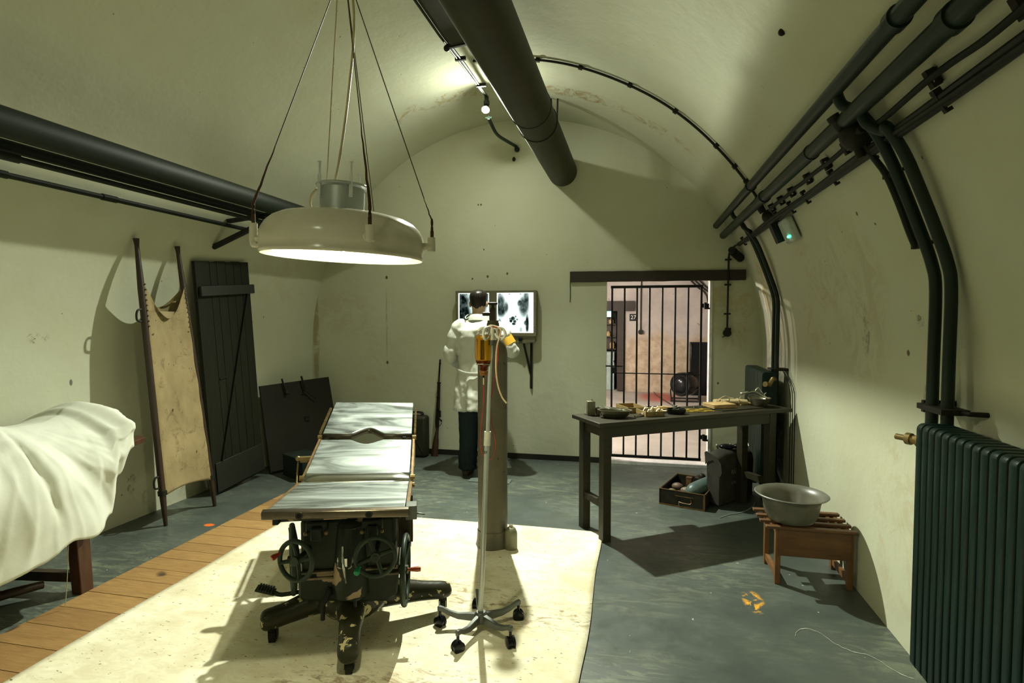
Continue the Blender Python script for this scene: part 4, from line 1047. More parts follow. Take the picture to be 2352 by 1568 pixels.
tube(bm, [BT + Vector((.034 * math.cos(q * PI / 12), .034 * math.sin(q * PI / 12), -.150 - .006 * math.sin(q * PI / 12))) for q in range(24)], .0018, 6, True)
for s in (-1, 1): tube(bm, [BT + Vector((s * .030, 0, -.150)), BT + Vector((s * .042, 0, -.11)), BT + Vector((s * .044, 0, -.06)), BT + Vector((s * .0405, 0, -.008)), BT + Vector((s * .015, 0, .012)), BT + Vector((0, 0, .024))], .0016, 6, smooth=4)
obj('wire_cradle', bm, M_CHROME, t_)
bm = B(); b0 = BT + Vector((0, 0, -.2))
cyl(bm, b0, b0 + Vector((0, 0, -.012)), .005, 8); obj('needle_cap', bm, M_BLACK, t_)
mk('drip_chamber', M_TUBE, t_, cyl, b0 + Vector((0, 0, -.012)), b0 + Vector((0, 0, -.045)), .003, 8)
bm = B(); tube(bm, [b0 + Vector((0, 0, -.04)), b0 + Vector((0, 0, -.12)), b0 + Vector((-.012, 0, -.25)), b0 + Vector((-.02, .01, -.33)), b0 + Vector((-.01, .02, -.385)), b0 + Vector((.025, .02, -.41)), b0 + Vector((.052, .02, -.37)), b0 + Vector((.052, .02, -.31)), b0 + Vector((.036, .02, -.24)), b0 + Vector((.030, .01, -.15)), p_hi + Vector((.004, .018, -.27)), p_hi + Vector((.025, .018, -.16)), p_hi + Vector((.032, .012, -.05)), p_hi + Vector((.04, 0, .0)), p_hi + Vector((.0, -.012, .014)), p_hi + Vector((-.04, 0, 0))], .0028, 8, smooth=5)
obj('drip_tube', bm, M_REDT, t_)
bm = B(); tube(bm, [h + Vector((-.045, .02, -.012)), h + Vector((-.01, .02, .014)), h + Vector((.045, -.012, .0)), h + Vector((.046, -.014, -.03)), h + Vector((.030, -.014, -.09)), h + Vector((.026, -.014, -.19)), h + Vector((.036, -.014, -.27)), h + Vector((.056, -.014, -.325)), h + Vector((.078, -.014, -.352))], .0042, 8, smooth=6)
tag(obj('rubber_tube', bm, M_TUBE), 'cream rubber tube looped over the hooks of the drip stand', 'tube')

# ================================================================ gas cylinder
GC = (-.895, 3.515)
t_ = thing('gas_cylinder', 'tall grey gas cylinder standing behind the drip stand', 'gas cylinder', (GC[0], GC[1], 0))
bm = B(); R_ = .0955
prof = [(0, .02), (R_, .02)] + [(R_, 1.24)] + [(R_ * math.cos(a * PI / 20), 1.24 + .135 * math.sin(a * PI / 20)) for a in range(1, 8)] + [(.034, 1.365), (.034, 1.375), (0, 1.375)]
lathe(bm, prof, 48, T(GC[0], GC[1], 0)); obj('cylinder_body', bm, M_GASCYL, t_)
bm = B(); rr = []
for z, k, sq in ((.115, 1.02, 0), (.113, 1.045, 0), (.10, 1.05, 0), (.05, 1.06, .25), (.012, 1.10, .7), (.0, 1.14, .8)):
    ring = []
    for i in range(48):
        a = i * PI / 24; s = 1 + sq * .13 * (max(abs(math.cos(a + .2)), abs(math.sin(a + .2))) ** 8)
        ring.append((GC[0] + R_ * k * s * math.cos(a), GC[1] + R_ * k * s * math.sin(a), z))
    rr.append(ring)
rings(bm, rr); obj('foot_collar', bm, M_GASCYL, t_)
bm = B(); lathe(bm, [(0, 1.36), (.040, 1.36), (.040, 1.445), (.036, 1.45), (.036, 1.465), (0, 1.465)], 8, T(GC[0] + .003, GC[1], 0) @ RZ(.3)); obj('neck_ring', bm, M_GASCYL, t_, bevel=.003)
bm = B(); boxp(bm, (GC[0] - .014, GC[1] - .015, 1.46), (GC[0] + .018, GC[1] + .015, 1.53)); cyl(bm, (GC[0] - .01, GC[1], 1.505), (GC[0] - .065, GC[1], 1.505), .012, 12); cyl(bm, (GC[0] + .002, GC[1], 1.53), (GC[0] + .002, GC[1], 1.545), .017, 14); cyl(bm, (GC[0] + .002, GC[1], 1.545), (GC[0] + .002, GC[1], 1.565), .010, 14); obj('valve', bm, simple('dark_bronze', (.06, .05, .035), (.04, .03, .02), .4, .7), t_, bevel=.002)
bm = B(); lathe(bm, [(0, 1.562), (.022, 1.562), (.030, 1.567), (.030, 1.577), (.022, 1.580), (0, 1.580)], 20, T(GC[0] + .002, GC[1], 0)); obj('handwheel', bm, M_BRKT, t_)
t_ = thing('valve_cap', 'small grey bullet-shaped valve cap standing beside the gas cylinder foot', 'cap', (-.765, 3.475, 0))
bm = B(); lathe(bm, [(0, 0), (.040, 0), (.040, .095), (.038, .112), (.030, .130), (.017, .142), (0, .144)], 28, T(-.765, 3.475, .008)); obj('cap_body', bm, simple('weathered_tin', (.20, .19, .11), (.14, .13, .085), .5, .2, 10), t_)
bm = B(); cyl(bm, (-.765, 3.475, .148), (-.765, 3.475, .164), .012, 8); obj('cap_nut', bm, M_TIN, t_)
bm = B(); cyl(bm, (-.757, 3.468, .0), (-.757, 3.468, .009), .048, 24); obj('rubber_disc', bm, M_BONE, t_)

# ================================================================ person at the light box
PO = Vector((-1.44, 5.12, 0))
t_ = thing('person', 'person in a white coat seen from behind, black hair, studying the lit films', 'person', tuple(PO))
def skin_body(name, verts, edges, radii, mat, parent, root=0, sub=2, sub_r=None):
    me = bpy.data.meshes.new(name); me.from_pydata([tuple(PO + Vector(v)) for v in verts], edges, []); me.update()
    me.transform(WM[parent.name].inverted())
    me.materials.append(mat)
    o = bpy.data.objects.new(name, me); COL.objects.link(o); o.parent = parent; WM[o.name] = WM[parent.name]
    m = o.modifiers.new('skin', 'SKIN'); m.use_smooth_shade = True
    if not me.skin_vertices: me.attributes
    sv = me.skin_vertices[0].data if me.skin_vertices else None
    if sv is None:
        bpy.context.view_layer.objects.active = o
        sv = me.skin_vertices[0].data
    for i, r in enumerate(radii):
        sv[i].radius = (r, r) if not isinstance(r, tuple) else r
        sv[i].use_root = (i == root)
    s = o.modifiers.new('sub', 'SUBSURF'); s.levels = sub; s.render_levels = sub
    return o
V_ = []; E_ = []; R_ = []
def av(p, r, frm=None):
    V_.append(p); R_.append(r)
    if frm is not None: E_.append((frm, len(V_) - 1))
    return len(V_) - 1
pel = av((0, 0, .92), (.15, .11))
sp1 = av((0, 0, 1.10), (.13, .10), pel); sp2 = av((0, -.01, 1.28), (.16, .11), sp1); sp3 = av((0, -.01, 1.40), (.13, .085), sp2)
nk = av((.0, 0, 1.475), .055, sp3); nk2 = av((.0, .005, 1.53), .055, nk)
hd = av((.0, .015, 1.60), (.078, .095), nk2); hd2 = av((.0, .01, 1.665), (.078, .095), hd); hd3 = av((.0, .01, 1.70), (.045, .055), hd2)
def arm(s, sh, el, wr, pd, ps):
    a = av((s * .10, -.01, 1.41), .06, sp3); b = av(sh, .055, a); c = av(tuple((Vector(sh) + Vector(el)) / 2), .046, b); d = av(el, .04, c)
    e = av(tuple((Vector(el) + Vector(wr)) / 2), .036, d); f = av(wr, .026, e)
    W = Vector(wr); D = Vector(pd).normalized(); Sd = Vector(ps).normalized(); N = D.cross(Sd)
    p = av(tuple(W + D * .045), (.036, .018), f)
    for k, (off, L) in enumerate(((-.027, .072), (-.009, .082), (.009, .076), (.026, .060))):
        q = av(tuple(W + D * .085 + Sd * off), .0095, p); q2 = av(tuple(W + D * (.085 + L * .45) + Sd * off * 1.05 + N * .010), .0088, q); av(tuple(W + D * (.085 + L * .85) + Sd * off + N * .030), .0075, q2)
    th = av(tuple(W + D * .03 - Sd * .040 + N * .01), .011, f); av(tuple(W + D * .065 - Sd * .050 + N * .025), .009, th)
SHL, SHR = (-.20, -.02, 1.385), (.20, -.02, 1.385)
ELL, ELR = (-.275, -.01, 1.12), (.335, -.02, 1.17)
WRL, WRR = (-.245, .20, 1.02), (.20, .22, 1.30)
arm(-1, SHL, ELL, WRL, (.1, 1, .1), (1, 0, 0)); arm(1, SHR, ELR, WRR, (-.4, .9, .4), (.6, .3, -.6))
for s in (-1, 1):
    h_ = av((s * .09, 0, .86), .085, pel); k_ = av((s * .095, .01, .48), .058, h_); a_ = av((s * .10, .0, .10), .038, k_); f_ = av((s * .105, .06, .045), .038, a_); av((s * .115, .15, .035), .03, f_)
skin_body('body', V_, E_, R_, M_SKIN, t_)
# ears
bm = B()
for s in (-1, 1): ball(bm, (PO.x + s * .080, PO.y + .005, 1.61), .028, (.4, .7, 1.1))
obj('ear', bm, M_SKIN, t_)
# a nose, brow, eyes and mouth on the side that faces the light box
bm = B(); ball(bm, (PO.x, PO.y + .108, 1.595), .016, (.8, 1.2, 1.5)); ball(bm, (PO.x, PO.y + .098, 1.555), .018, (1.3, .4, .35)); obj('nose_and_mouth', bm, M_SKIN, t_)
bm = B()
for s in (-1, 1): ball(bm, (PO.x + s * .03, PO.y + .098, 1.625), .011)
obj('eye', bm, M_WHITEP, t_)
# hair: a cap hugging back and top of the head with a short tapered nape
bm = B(); rr = []
N_ = 40
for z, w_ in ((1.548, .050), (1.56, .058), (1.585, .066), (1.615, .076), (1.645, .083), (1.675, .087), (1.70, .084), (1.72, .074), (1.735, .057), (1.744, .034), (1.747, .01)):
    ring = []
    for i in range(N_):
        a = 2 * PI * i / N_
        ca, sa = math.cos(a), math.sin(a)
        rx, ry = w_, w_ * 1.18
        y = PO.y + .012 + ry * sa
        if z < 1.66 and sa > 0.15: y = PO.y + .012 + ry * .15 + (ry * sa - ry * .15) * .15
        f = 1 + .03 * noise.noise(Vector((ca * 6, sa * 6, z * 30)))
        ring.append((PO.x + rx * ca * f, y, z + (.014 * abs(ca) if z < 1.57 else 0)))
    rr.append(ring)
rings(bm, rr); hair = obj('hair', bm, M_HAIR, t_, sub=1)
# white coat
def coat():
    bm = B(); rr = []
    data = [(.615, .235, .17, .0, -.01), (.70, .232, .165, 0, -.01), (.80, .225, .16, 0, -.01), (.92, .215, .15, 0, -.005), (1.02, .198, .14, 0, -.005), (1.10, .19, .135, 0, 0), (1.20, .20, .14, 0, -.005), (1.30, .212, .14, 0, -.015), (1.37, .215, .13, 0, -.02), (1.415, .19, .11, 0, -.015), (1.445, .13, .085, 0, -.005), (1.47, .085, .075, 0, .0), (1.51, .068, .068, 0, .0)]
    for z, rx, ry, cx, cy_ in data:
        ring = []
        for i in range(56):
            a = 2 * PI * i / 56
            fold = 0
            if z < 1.0: fold = (1.0 - z) * .035 * (math.sin(a * 7 + 1) + .6 * math.sin(a * 11 + z * 3))
            fold += .006 * noise.noise(Vector((math.cos(a) * 3, math.sin(a) * 3, z * 7)))
            ring.append(PO + Vector((cx + (rx + fold) * math.cos(a), cy_ + (ry + fold) * math.sin(a), z + (.012 * math.sin(a * 3) if z < .65 else 0))))
        rr.append(ring)
    rings(bm, rr)
    def sleeve(sh, el, wr):
        sh, el, wr = Vector(sh), Vector(el), Vector(wr)
        P = smooth_path([sh + Vector((-sh.x * .35, 0, .015)), sh, (sh * .5 + el * .5) + Vector((sh.x * .05, -.005, 0)), el, el * .5 + wr * .5, wr], 7)
        n = len(P)
        def rad(u):
            return (.072 - .018 * u) * (1 + .08 * math.sin(u * 42) * (1 if .3 < u < .75 else .4) + .05 * math.sin(u * 23 + 1))
        tube(bm, [PO + p for p in P], rad, 18)
    sleeve(SHL, ELL, WRL); sleeve(SHR, ELR, WRR)
    return bm
o_ = obj('coat', coat(), M_COAT, t_)
q = o_.modifiers.new('fuse', 'REMESH'); q.mode = 'VOXEL'; q.voxel_size = .0085; q.use_smooth_shade = True
q = o_.modifiers.new('soften', 'SMOOTH'); q.iterations = 3; q.factor = .5
tx = bpy.data.textures.new('cloth_folds', 'CLOUDS'); tx.noise_scale = .16; tx.noise_depth = 2
q = o_.modifiers.new('folds', 'DISPLACE'); q.texture = tx; q.strength = .045; q.mid_level = .5
bm = B(); rr = []
for z, k in ((1.45, .098), (1.47, .094), (1.50, .082), (1.505, .078), (1.50, .074), (1.47, .08)):
    rr.append([PO + Vector((k * math.cos(a * PI / 16), k * 1.0 * math.sin(a * PI / 16), z + .012 * math.sin(a * PI / 16) * -1)) for a in range(32)])
rings(bm, rr, True); obj('collar', bm, M_COAT, t_)
bm = B(); P = [PO + Vector((.205 * math.cos(math.radians(a)), -.012 + .150 * math.sin(math.radians(a)), 1.0 - .035 * math.cos(math.radians((a + 90) * 1.4)))) for a in range(-160, -20, 10)]
tube(bm, P, .010, 8, sc=(1.8, .5)); obj('half_belt', bm, M_COAT, t_)
bm = B(); sh = PO + Vector(SHR); el = PO + Vector(ELR); mdp = sh * .42 + el * .58; dd = (el - sh).normalized()
tube(bm, [mdp - dd * .04, mdp, mdp + dd * .04], .074, 22); obj('armband', bm, M_YEL, t_)
bm = B(); tube(bm, [PO + Vector(p) for p in ((-.06, -.05, 1.50), (-.10, -.06, 1.475), (-.12, -.02, 1.49), (-.10, .02, 1.515), (-.06, .03, 1.52))], .004, 6, smooth=4); obj('mask_tie', bm, M_COAT, t_)
# trousers
def trouser():
    bm = B()
    for s in (-1, 1):
        def rad(u): return (.105 - .022 * u) * (1 + .05 * math.sin(u * 9 + s) + (.07 * math.sin(u * 60) if u > .85 else 0))
        P = smooth_path([(s * .085, 0, .94), (s * .095, .0, .70), (s * .10, .01, .45), (s * .105, .005, .22), (s * .105, -.005, .05)], 8)
        tube(bm, [PO + p for p in P], rad, 18)
    return bm
o_ = obj('trousers', trouser(), M_TROUS, t_)
q = o_.modifiers.new('fuse', 'REMESH'); q.mode = 'VOXEL'; q.voxel_size = .01; q.use_smooth_shade = True
q = o_.modifiers.new('folds', 'DISPLACE'); q.texture = tx; q.strength = .03; q.mid_level = .5
for s in (-1, 1):
    bm = B(); rr = []
    for y, w_, h_ in ((-.065, .020, .05), (-.05, .036, .07), (0, .040, .075), (.07, .044, .06), (.14, .046, .045), (.185, .030, .03), (.20, .01, .015)):
        c = PO + Vector((s * (.115 + .08 * max(0, y)), y, 0))
        rr.append([c + Vector((w_ * math.cos(a * PI / 8), 0, max(.0, h_ * .45 + h_ * .55 * math.sin(a * PI / 8)))) for a in range(16)])
    rings(bm, rr); obj('shoe', bm, M_SHOE, t_)
bm = B(); boxp(bm, (-1.47, 4.86, .0), (-1.09, 5.00, .008)); tag(obj('glass_plate', bm, simple('greenish_plate_glass', (.15, .18, .155), (.13, .16, .14), .12, 0, 3), bevel=.002), 'clear glass base plate on the floor behind the shoes of the person', 'plate')

# ================================================================ light box
LX0, LX1, LZ0, LZ1, LY = -1.848, -.992, 1.295, 1.762, 5.795
t_ = thing('light_box', 'double x-ray light box with two glowing films on the back wall', 'light box', (-1.42, 5.8, 1.5))
M_LBX = simple('khaki_metal', (.19, .175, .105), (.15, .14, .085), .42, .2, 8)
LYF = 5.70
bm = B(); boxp(bm, (LX0 + .001, LYF + .0135, LZ0 + .001), (LX1 - .001, LY, LZ1 - .001)); obj('casing', bm, M_LBX, t_, bevel=.004)
bm = B(); fw = .026
XM0, XM1 = -1.485, -1.405
za_, zb_ = LZ0 + .032, LZ1 - .022
for a, b in (((LX0, za_), (LX0 + fw, zb_)), ((LX1 - fw, za_), (LX1, zb_)), ((XM0, za_), (XM1, zb_)), ((LX0, zb_), (LX1, LZ1)), ((LX0, LZ0), (LX1, za_))):
    boxp(bm, (a[0], LYF - .012, a[1]), (b[0], LYF + .013, b[1]))
obj('front_frame', bm, M_LBX, t_)
def film_mat(name, cx, blobs, dark=(.02, .05, .045)):
    t = NT(name)
    t.t.nodes.remove(t.b)
    tr = t.n('ShaderNodeBsdfTransparent'); df = t.n('ShaderNodeBsdfDiffuse'); df.inputs[0].default_value = (*dark, 1)
    f = None
    for c, sc, k in blobs:
        b = t.math('MULTIPLY', t.ramp(t.blob((c[0] + 1.42, c[1] - 5.8, c[2] - 1.5), sc), 0, .5), k)
        f = b if f is None else t.math('MAXIMUM', f, b)
    f = t.math('MULTIPLY', f, t.ramp(t.noise(13, 5, .65), .25, .62, .45, 1.0))
    f = t.math('ADD', f, .03)
    col = t.n('ShaderNodeMix', data_type='RGBA'); t.l(f, col.inputs[0]); col.inputs[6].default_value = (.97, 1, .99, 1); col.inputs[7].default_value = (.03, .055, .05, 1)
    t.l(col.outputs[2], tr.inputs[0]); t.l(tr.outputs[0], t.out.inputs[0])
    return t.m
for (x0, x1, nm) in ((LX0 + fw, XM0, 'left'), (XM1, LX1 - fw, 'right')):
    mk('lit_screen', M_XRAY, t_, boxp, (x0, LYF + .006, LZ0 + .032), (x1, LYF + .010, LZ1 - .022))
yF = LYF - .002
blr = [((-1.375, yF, 1.62), (14, 1, 8), .9), ((-1.36, yF, 1.56), (16, 1, 12), .9), ((-1.31, yF, 1.59), (30, 1, 14), .75), ((-1.12, yF, 1.60), (16, 1, 8), .8), ((-1.095, yF, 1.66), (30, 1, 6), .85), ((-1.16, yF, 1.63), (30, 1, 22), .85), ((-1.085, yF, 1.42), (50, 1, 8), .95), ((-1.10, yF, 1.43), (45, 1, 30), .8), ((-1.375, yF, 1.44), (50, 1, 22), .7),
       ((-1.235, yF, 1.475), (34, 1, 38), 1), ((-1.255, yF, 1.45), (50, 1, 50), 1), ((-1.215, yF, 1.445), (50, 1, 50), 1), ((-1.225, yF, 1.42), (40, 1, 60), .9), ((-1.19, yF, 1.465), (80, 1, 80), .9), ((-1.205, yF, 1.495), (110, 1, 90), .9), ((-1.265, yF, 1.472), (90, 1, 90), .9), ((-1.15, yF, 1.35), (50, 1, 20), .35)]
bll = [((-1.78, yF, 1.62), (9, 1, 6), 1), ((-1.76, yF, 1.52), (10, 1, 7), .95), ((-1.72, yF, 1.45), (14, 1, 8), .9), ((-1.53, yF, 1.66), (30, 1, 10), .85), ((-1.50, yF, 1.70), (50, 1, 10), .8), ((-1.55, yF, 1.60), (20, 1, 12), .5), ((-1.60, yF, 1.5), (8, 1, 8), .5)]
for nm, bl, x0, x1 in (('film_right', blr, XM1 + .012, -1.06), ('film_left', bll, LX0 + fw + .014, XM0 - .012)):
    f_ = mk('xray_film', film_mat(nm, 0, bl), t_, boxp, (x0, yF - .0004, LZ0 + .045), (x1, yF, LZ1 - .03))
bm = B()
for x in (-1.37, -1.27, -1.155, -1.80, -1.73, -1.56): ball(bm, (x, yF - .004, LZ1 - .036), .005)
obj('film_pin', bm, M_BLACK, t_)
bm = B()
for x, z in ((LX1 - .013, 1.64), (LX1 - .013, 1.40), (LX0 + .013, 1.64)): ball(bm, (x, LYF - .014, z), .005, (1, .5, 1))
obj('screw', bm, M_CHROME, t_)
bm = B(); prism(bm, [(LX1 - .235, 1.24), (LX1 - .19, 1.215), (LX1 - .12, 1.218), (LX1 - .014, 1.235), (LX1 - .014, 1.30), (LX1 - .6, 1.30), (LX1 - .55, 1.24)], .085, T(0, 5.79, 0) @ RX(PI / 2)); obj('control_box', bm, M_LBX, t_, bevel=.003)
bm = B(); lathe(bm, [(0, 0), (.022, 0), (.020, .018), (.012, .024), (0, .025)], 20, frame((-1.155, 5.705, 1.262), (0, -1, 0))); obj('knob', bm, M_BLACKG, t_)
bm = B(); bar(bm, (-1.055, 5.78, 1.22), (-1.06, 5.785, .745), .014, .025); bar(bm, (-1.125, 5.72, 1.22), (-1.062, 5.785, .90), .014, .018); tag(obj('shelf_bracket', bm, M_CABLE), 'black angled iron bracket on the wall under the light box', 'bracket')

# ================================================================ rifle, jerrycan
t_ = thing('rifle', 'bolt action rifle standing upright against the back wall left of the person', 'rifle', (-2.08, 5.7, 0))
RA, RB = Vector((-2.085, 5.70, 0.0)), Vector((-2.052, 5.785, 1.035))
up_ = (RB - RA).normalized(); sd = Vector((1, 0, 0))
def rp(u, s=0, f=0): return RA + (RB - RA) * u + sd * s + Vector((0, -1, 0)) * f
def slab(bm, sts):
    rr = []
    for u, c, w_, d_ in sts: rr.append([rp(u, c + w_ * math.cos(a * PI / 6), .0 + d_ * math.sin(a * PI / 6)) for a in range(12)])
    rings(bm, rr)
bm = B(); slab(bm, [(.0, -.012, .042, .018), (.02, -.010, .040, .018), (.16, -.004, .030, .017), (.24, .002, .019, .015), (.27, .006, .016, .014), (.30, .004, .022, .015), (.36, .0, .025, .017), (.50, .0, .024, .016), (.60, .0, .020, .015), (.76, -.004, .017, .013)]); obj('stock', bm, M_GUNW, t_, ang=60)
bm = B(); cyl(bm, rp(.45, 0, .015), rp(1.0, .0, .012), .0085, 12); cyl(bm, rp(.30, .004, .018), rp(.5, .004, .016), .014, 12); obj('barrel', bm, M_GUN, t_)
bm = B(); cyl(bm, rp(.40, .015, .015), rp(.37, .05, .02), .006, 8); ball(bm, rp(.37, .052, .02), .011); tube(bm, [rp(.31, .022, 0), rp(.33, .045, 0), rp(.37, .045, 0), rp(.39, .022, 0)], .0035, 6, smooth=3); boxp(bm, rp(.40, .01, -.01), rp(.47, .035, .012)); obj('bolt_and_guard', bm, M_GUN, t_)
bm = B(); 
for u in (.60, .75, .95): cyl(bm, rp(u, 0, .008), rp(u + .014, 0, .008), .0215 if u < .9 else .012, 12)
tube(bm, [rp(.985, 0, .02), rp(.99, .012, .02)], .004, 6); obj('band', bm, M_GUN, t_)
bm = B(); boxp(bm, (-2.42, 5.60, 0), (-2.158, 5.74, .44)); 
t_ = thing('fuel_can', 'dark olive fuel can on the floor by the back wall behind the table', 'can', (-2.29, 5.67, 0))
obj('can_body', bm, simple('olive_can_paint', (.022, .022, .013), (.03, .03, .018), .5, 0, 8), t_, bevel=.03)
bm = B(); bar(bm, (-2.38, 5.598, .06), (-2.19, 5.598, .40), .006, .012); bar(bm, (-2.19, 5.598, .06), (-2.38, 5.598, .40), .006, .012); obj('pressed_rib', bm, simple('olive_can_rib', (.03, .03, .018), None, .5), t_)
bm = B()
for y in (5.64, 5.67, 5.70): tube(bm, [(-2.36, y, .43), (-2.35, y, .47), (-2.23, y, .47), (-2.22, y, .43)], .006, 8, smooth=3)
obj('handle', bm, M_CABLE, t_)

# ================================================================ left side: leaning door, stretcher, board, covered table
def lean_frame(b0, b1, t0, t1):
    """plane through two foot points and two head points: origin at b0, x along the foot, z up the plane"""
    b0, b1, t0, t1 = map(Vector, (b0, b1, t0, t1))
    z = ((t0 + t1) / 2 - (b0 + b1) / 2); H = z.length; z.normalize()
    x = b1 - b0; W = x.length; x = x - z * x.dot(z); x.normalize(); y = z.cross(x)
    return Matrix.Translation(b0) @ Matrix((x, y, z)).transposed().to_4x4(), W, H
F, W, H = lean_frame((-3.40, 4.01, 0), (-3.385, 4.62, 0), (-3.40, 3.84, 1.93), (-3.40, 4.47, 1.93))
# room side is -y of this frame
t_ = thing('leaning_door', 'dark olive ledged plank door leaning on the left wall behind the stretcher', 'door', (-3.40, 4.3, 0))
bm = B(); xs = [0, .155, .235, .335, .43, .52, .62]
for i in range(6): boxp(bm, (xs[i] + .002, 0, 0.005), (xs[i + 1] - .002, .03, H - .004 * (i % 2)), F)
obj('door_boards', bm, M_SHUT, t_, bevel=.002)
M_SHUT2 = wood('dark_olive_ledge_paint', (.016, .017, .009), (.011, .012, .007), 3, (1, 10, 10), .6)
bm = B(); boxp(bm, (.02, -.028, 1.655), (.645, -.002, 1.735), F); obj('ledge', bm, M_SHUT2, t_, bevel=.004)
bm = B(); boxp(bm, (.03, -.012, .02), (.62, -.001, .27), F); obj('ledge', bm, M_SHUT2, t_, bevel=.003)
bm = B(); bar(bm, F @ Vector((.10, -.010, .27)), F @ Vector((.565, -.010, 1.655)), .012, .018, F.to_3x3() @ Vector((0, 1, 0))); obj('brace', bm, simple('dark_brace_paint', (.014, .016, .010), None, .6), t_)
bm = B(); boxp(bm, (.16, -.008, .955), (.25, -.001, .967), F); obj('keeper', bm, M_CABLE, t_)

# stretcher: two poles, canvas, feet and stirrups
t_ = thing('stretcher', 'stained canvas stretcher with wooden poles leaning upright on the left wall', 'stretcher', (-3.24, 3.57, 0))
L0, L1 = Vector((-3.262, 3.362, 0.0)), Vector((-3.385, 3.30, 2.03))
R0, R1 = Vector((-3.225, 3.80, 0.0)), Vector((-3.385, 3.66, 2.02))
bm = B()
def polepts(a, b): return [a + (b - a) * (i / 40) for i in range(41)]
def prad(u):
    if u > .985: return .020
    if u > .93: return .014 + (.985 - u) * .05
    if u > .82: return .017 + (.93 - u) * .06
    if u < .135: return .013 + u * .08
    return .0225
for nm, a, b in (('l', L0, L1), ('r', R0, R1)):
    bm = B(); aa = a + (b - a) * .0; 
    # feet splay out slightly below the canvas
    tube(bm, polepts(aa, b), prad, 14); obj('pole', bm, M_DKWOOD, t_)
nrm = (L1 - L0).normalized().cross((R0 - L0).normalized()).normalized()
if nrm.x < 0: nrm = -nrm
def cv(u, v):  # u across 0..1, v up 0..1
    z0, z1 = .105, .86
    s = z0 + (z1 - z0) * v
    a = L0 + (L1 - L0) * s; b = R0 + (R1 - R0) * s
    e = -.030 + 1.06 * u
    p = a + (b - a) * e
    sag = -.018 * math.sin(PI * u) + .006 * noise.noise(Vector((u * 3, v * 9, 1)))
    wrap = .024 * math.sin(min(1, min(u, 1 - u) * 12) * PI / 2)
    if v > .86:      # the head end hangs slack between the poles and folds towards the room
        k = (v - .86) / .14
        dip = math.sin(PI * min(1, u * 1.0)) ** 1.2
        p = p - Vector((0, 0, .27 * k * dip)) ; sag += .045 * k * dip
    if v < .04:
        p = p + Vector((0, 0, .03 * math.sin(PI * u) * (1 - v / .04)))
    return p + nrm * (wrap + sag)
bm = B(); grid(bm, 30, 60, cv); obj('canvas', bm, M_CANVAS, t_, solid=.004)
# slack pillow flap at the head end
def fl(u, v):
    s = .855 - .10 * v
    a = L0 + (L1 - L0) * s; b = R0 + (R1 - R0) * (s)
    p = a + (b - a) * u
    dip = math.sin(PI * u)
    return p - Vector((0, 0, .17 * dip * (1 - .25 * v))) + nrm * (.012 - .07 * dip * (1 - v))
bm = B(); grid(bm, 24, 8, fl); obj('canvas_flap', bm, simple('ochre_canvas', (.26, .20, .09), (.17, .125, .05), .85, 0, 6), t_, solid=.004)
for a, b, s in ((L0, L1, -1), (R0, R1, 1)):
    for u in (.155, .735):
        if s > 0 and u > .3: continue
        p = a + (b - a) * u; d_ = Vector((0, -1, 0)) * .055
        if s > 0: continue
        bm = B(); tube(bm, [p + Vector((.0, 0, .045)), p + d_ * .8 + Vector((0, 0, .045)), p + d_ * 1.1 + Vector((0, 0, .02)), p + d_ * 1.1 + Vector((0, 0, -.02)), p + d_ * .8 + Vector((0, 0, -.035)), p + Vector((0, 0, -.035))], .007, 8, smooth=4)
        obj('stirrup', bm, M_CABLE, t_)
for a, b in ((L0, L1), (R0, R1)):
    bm = B(); p = a + (b - a) * .115; cyl(bm, p - (b - a).normalized() * .012, p + (b - a).normalized() * .02, .030, 14)
    obj('foot_ferrule', bm, M_CABLE, t_)
for a, b in ((L0, L1), (R0, R1)):
    bm = B()
    for i in range(9):
        p = a + (b - a) * (.70 + .018 * i) + nrm * .026; ball(bm, p + (R0 - L0).normalized() * (.012 if a is L0 else -.012), .006)
    obj('lacing_stud', bm, M_BRASS, t_)
bm = B(); p = R0 + (R1 - R0) * .80; tube(bm, [p, p + Vector((-.02, -.05, -.005)), p + Vector((-.01, -.10, -.02)), p + Vector((0, -.13, -.01))], .010, 8, smooth=3, sc=(.5, 1.3)); obj('strap', bm, M_CANVAS, t_)

# board leaning in the corner
F, W, H = lean_frame((-3.36, 4.69, 0), (-2.97, 5.38, 0), (-3.50, 4.72, .835), (-3.10, 5.60, .855))
F2 = F
t_ = thing('corner_board', 'dark square metal board leaning in the back left corner', 'board', (-3.2, 5.0, 0))
fa = Vector((-3.36, 4.69, 0)); fb = Vector((-2.99, 5.36, 0.0)); ta = Vector((-3.50, 4.74, .83)); tb = Vector((-3.215, 5.50, .85))
nn = (fb - fa).cross(ta - fa).normalized(); nn = nn if nn.x > 0 else -nn
bm = B(); q_ = [fa, fb, tb, ta]
v1 = [bm.verts.new(p) for p in q_]; v2 = [bm.verts.new(p - nn * .025) for p in q_]
bm.faces.new(v1); bm.faces.new(list(reversed(v2)))
for i in range(4): bm.faces.new((v1[i], v2[i], v2[(i + 1) % 4], v1[(i + 1) % 4]))
obj('board_panel', bm, simple('dark_olive_sheet', (.016, .014, .008), (.011, .010, .006), .6, 0, 3), t_, bevel=.004)
def bp(u, v, o=0): 
    return (fa * (1 - u) + fb * u) * (1 - v) + (ta * (1 - u) + tb * u) * v + nn * o
bm = B(); box(bm, (0, 0, 0), (.045, .05, .012), frame(bp(.58, .55, .004), nn, (0, 0, 1))); obj('lock_plate', bm, M_BLACK, t_)
bm = B(); tube(bm, [bp(.32, .90, .02), bp(.30, 1.0, .02), bp(.29, 1.05, .02)], .010, 8, sc=(1, .7)); ball(bm, bp(.33, .88, .02), .02); obj('handle', bm, M_BRKT, t_)
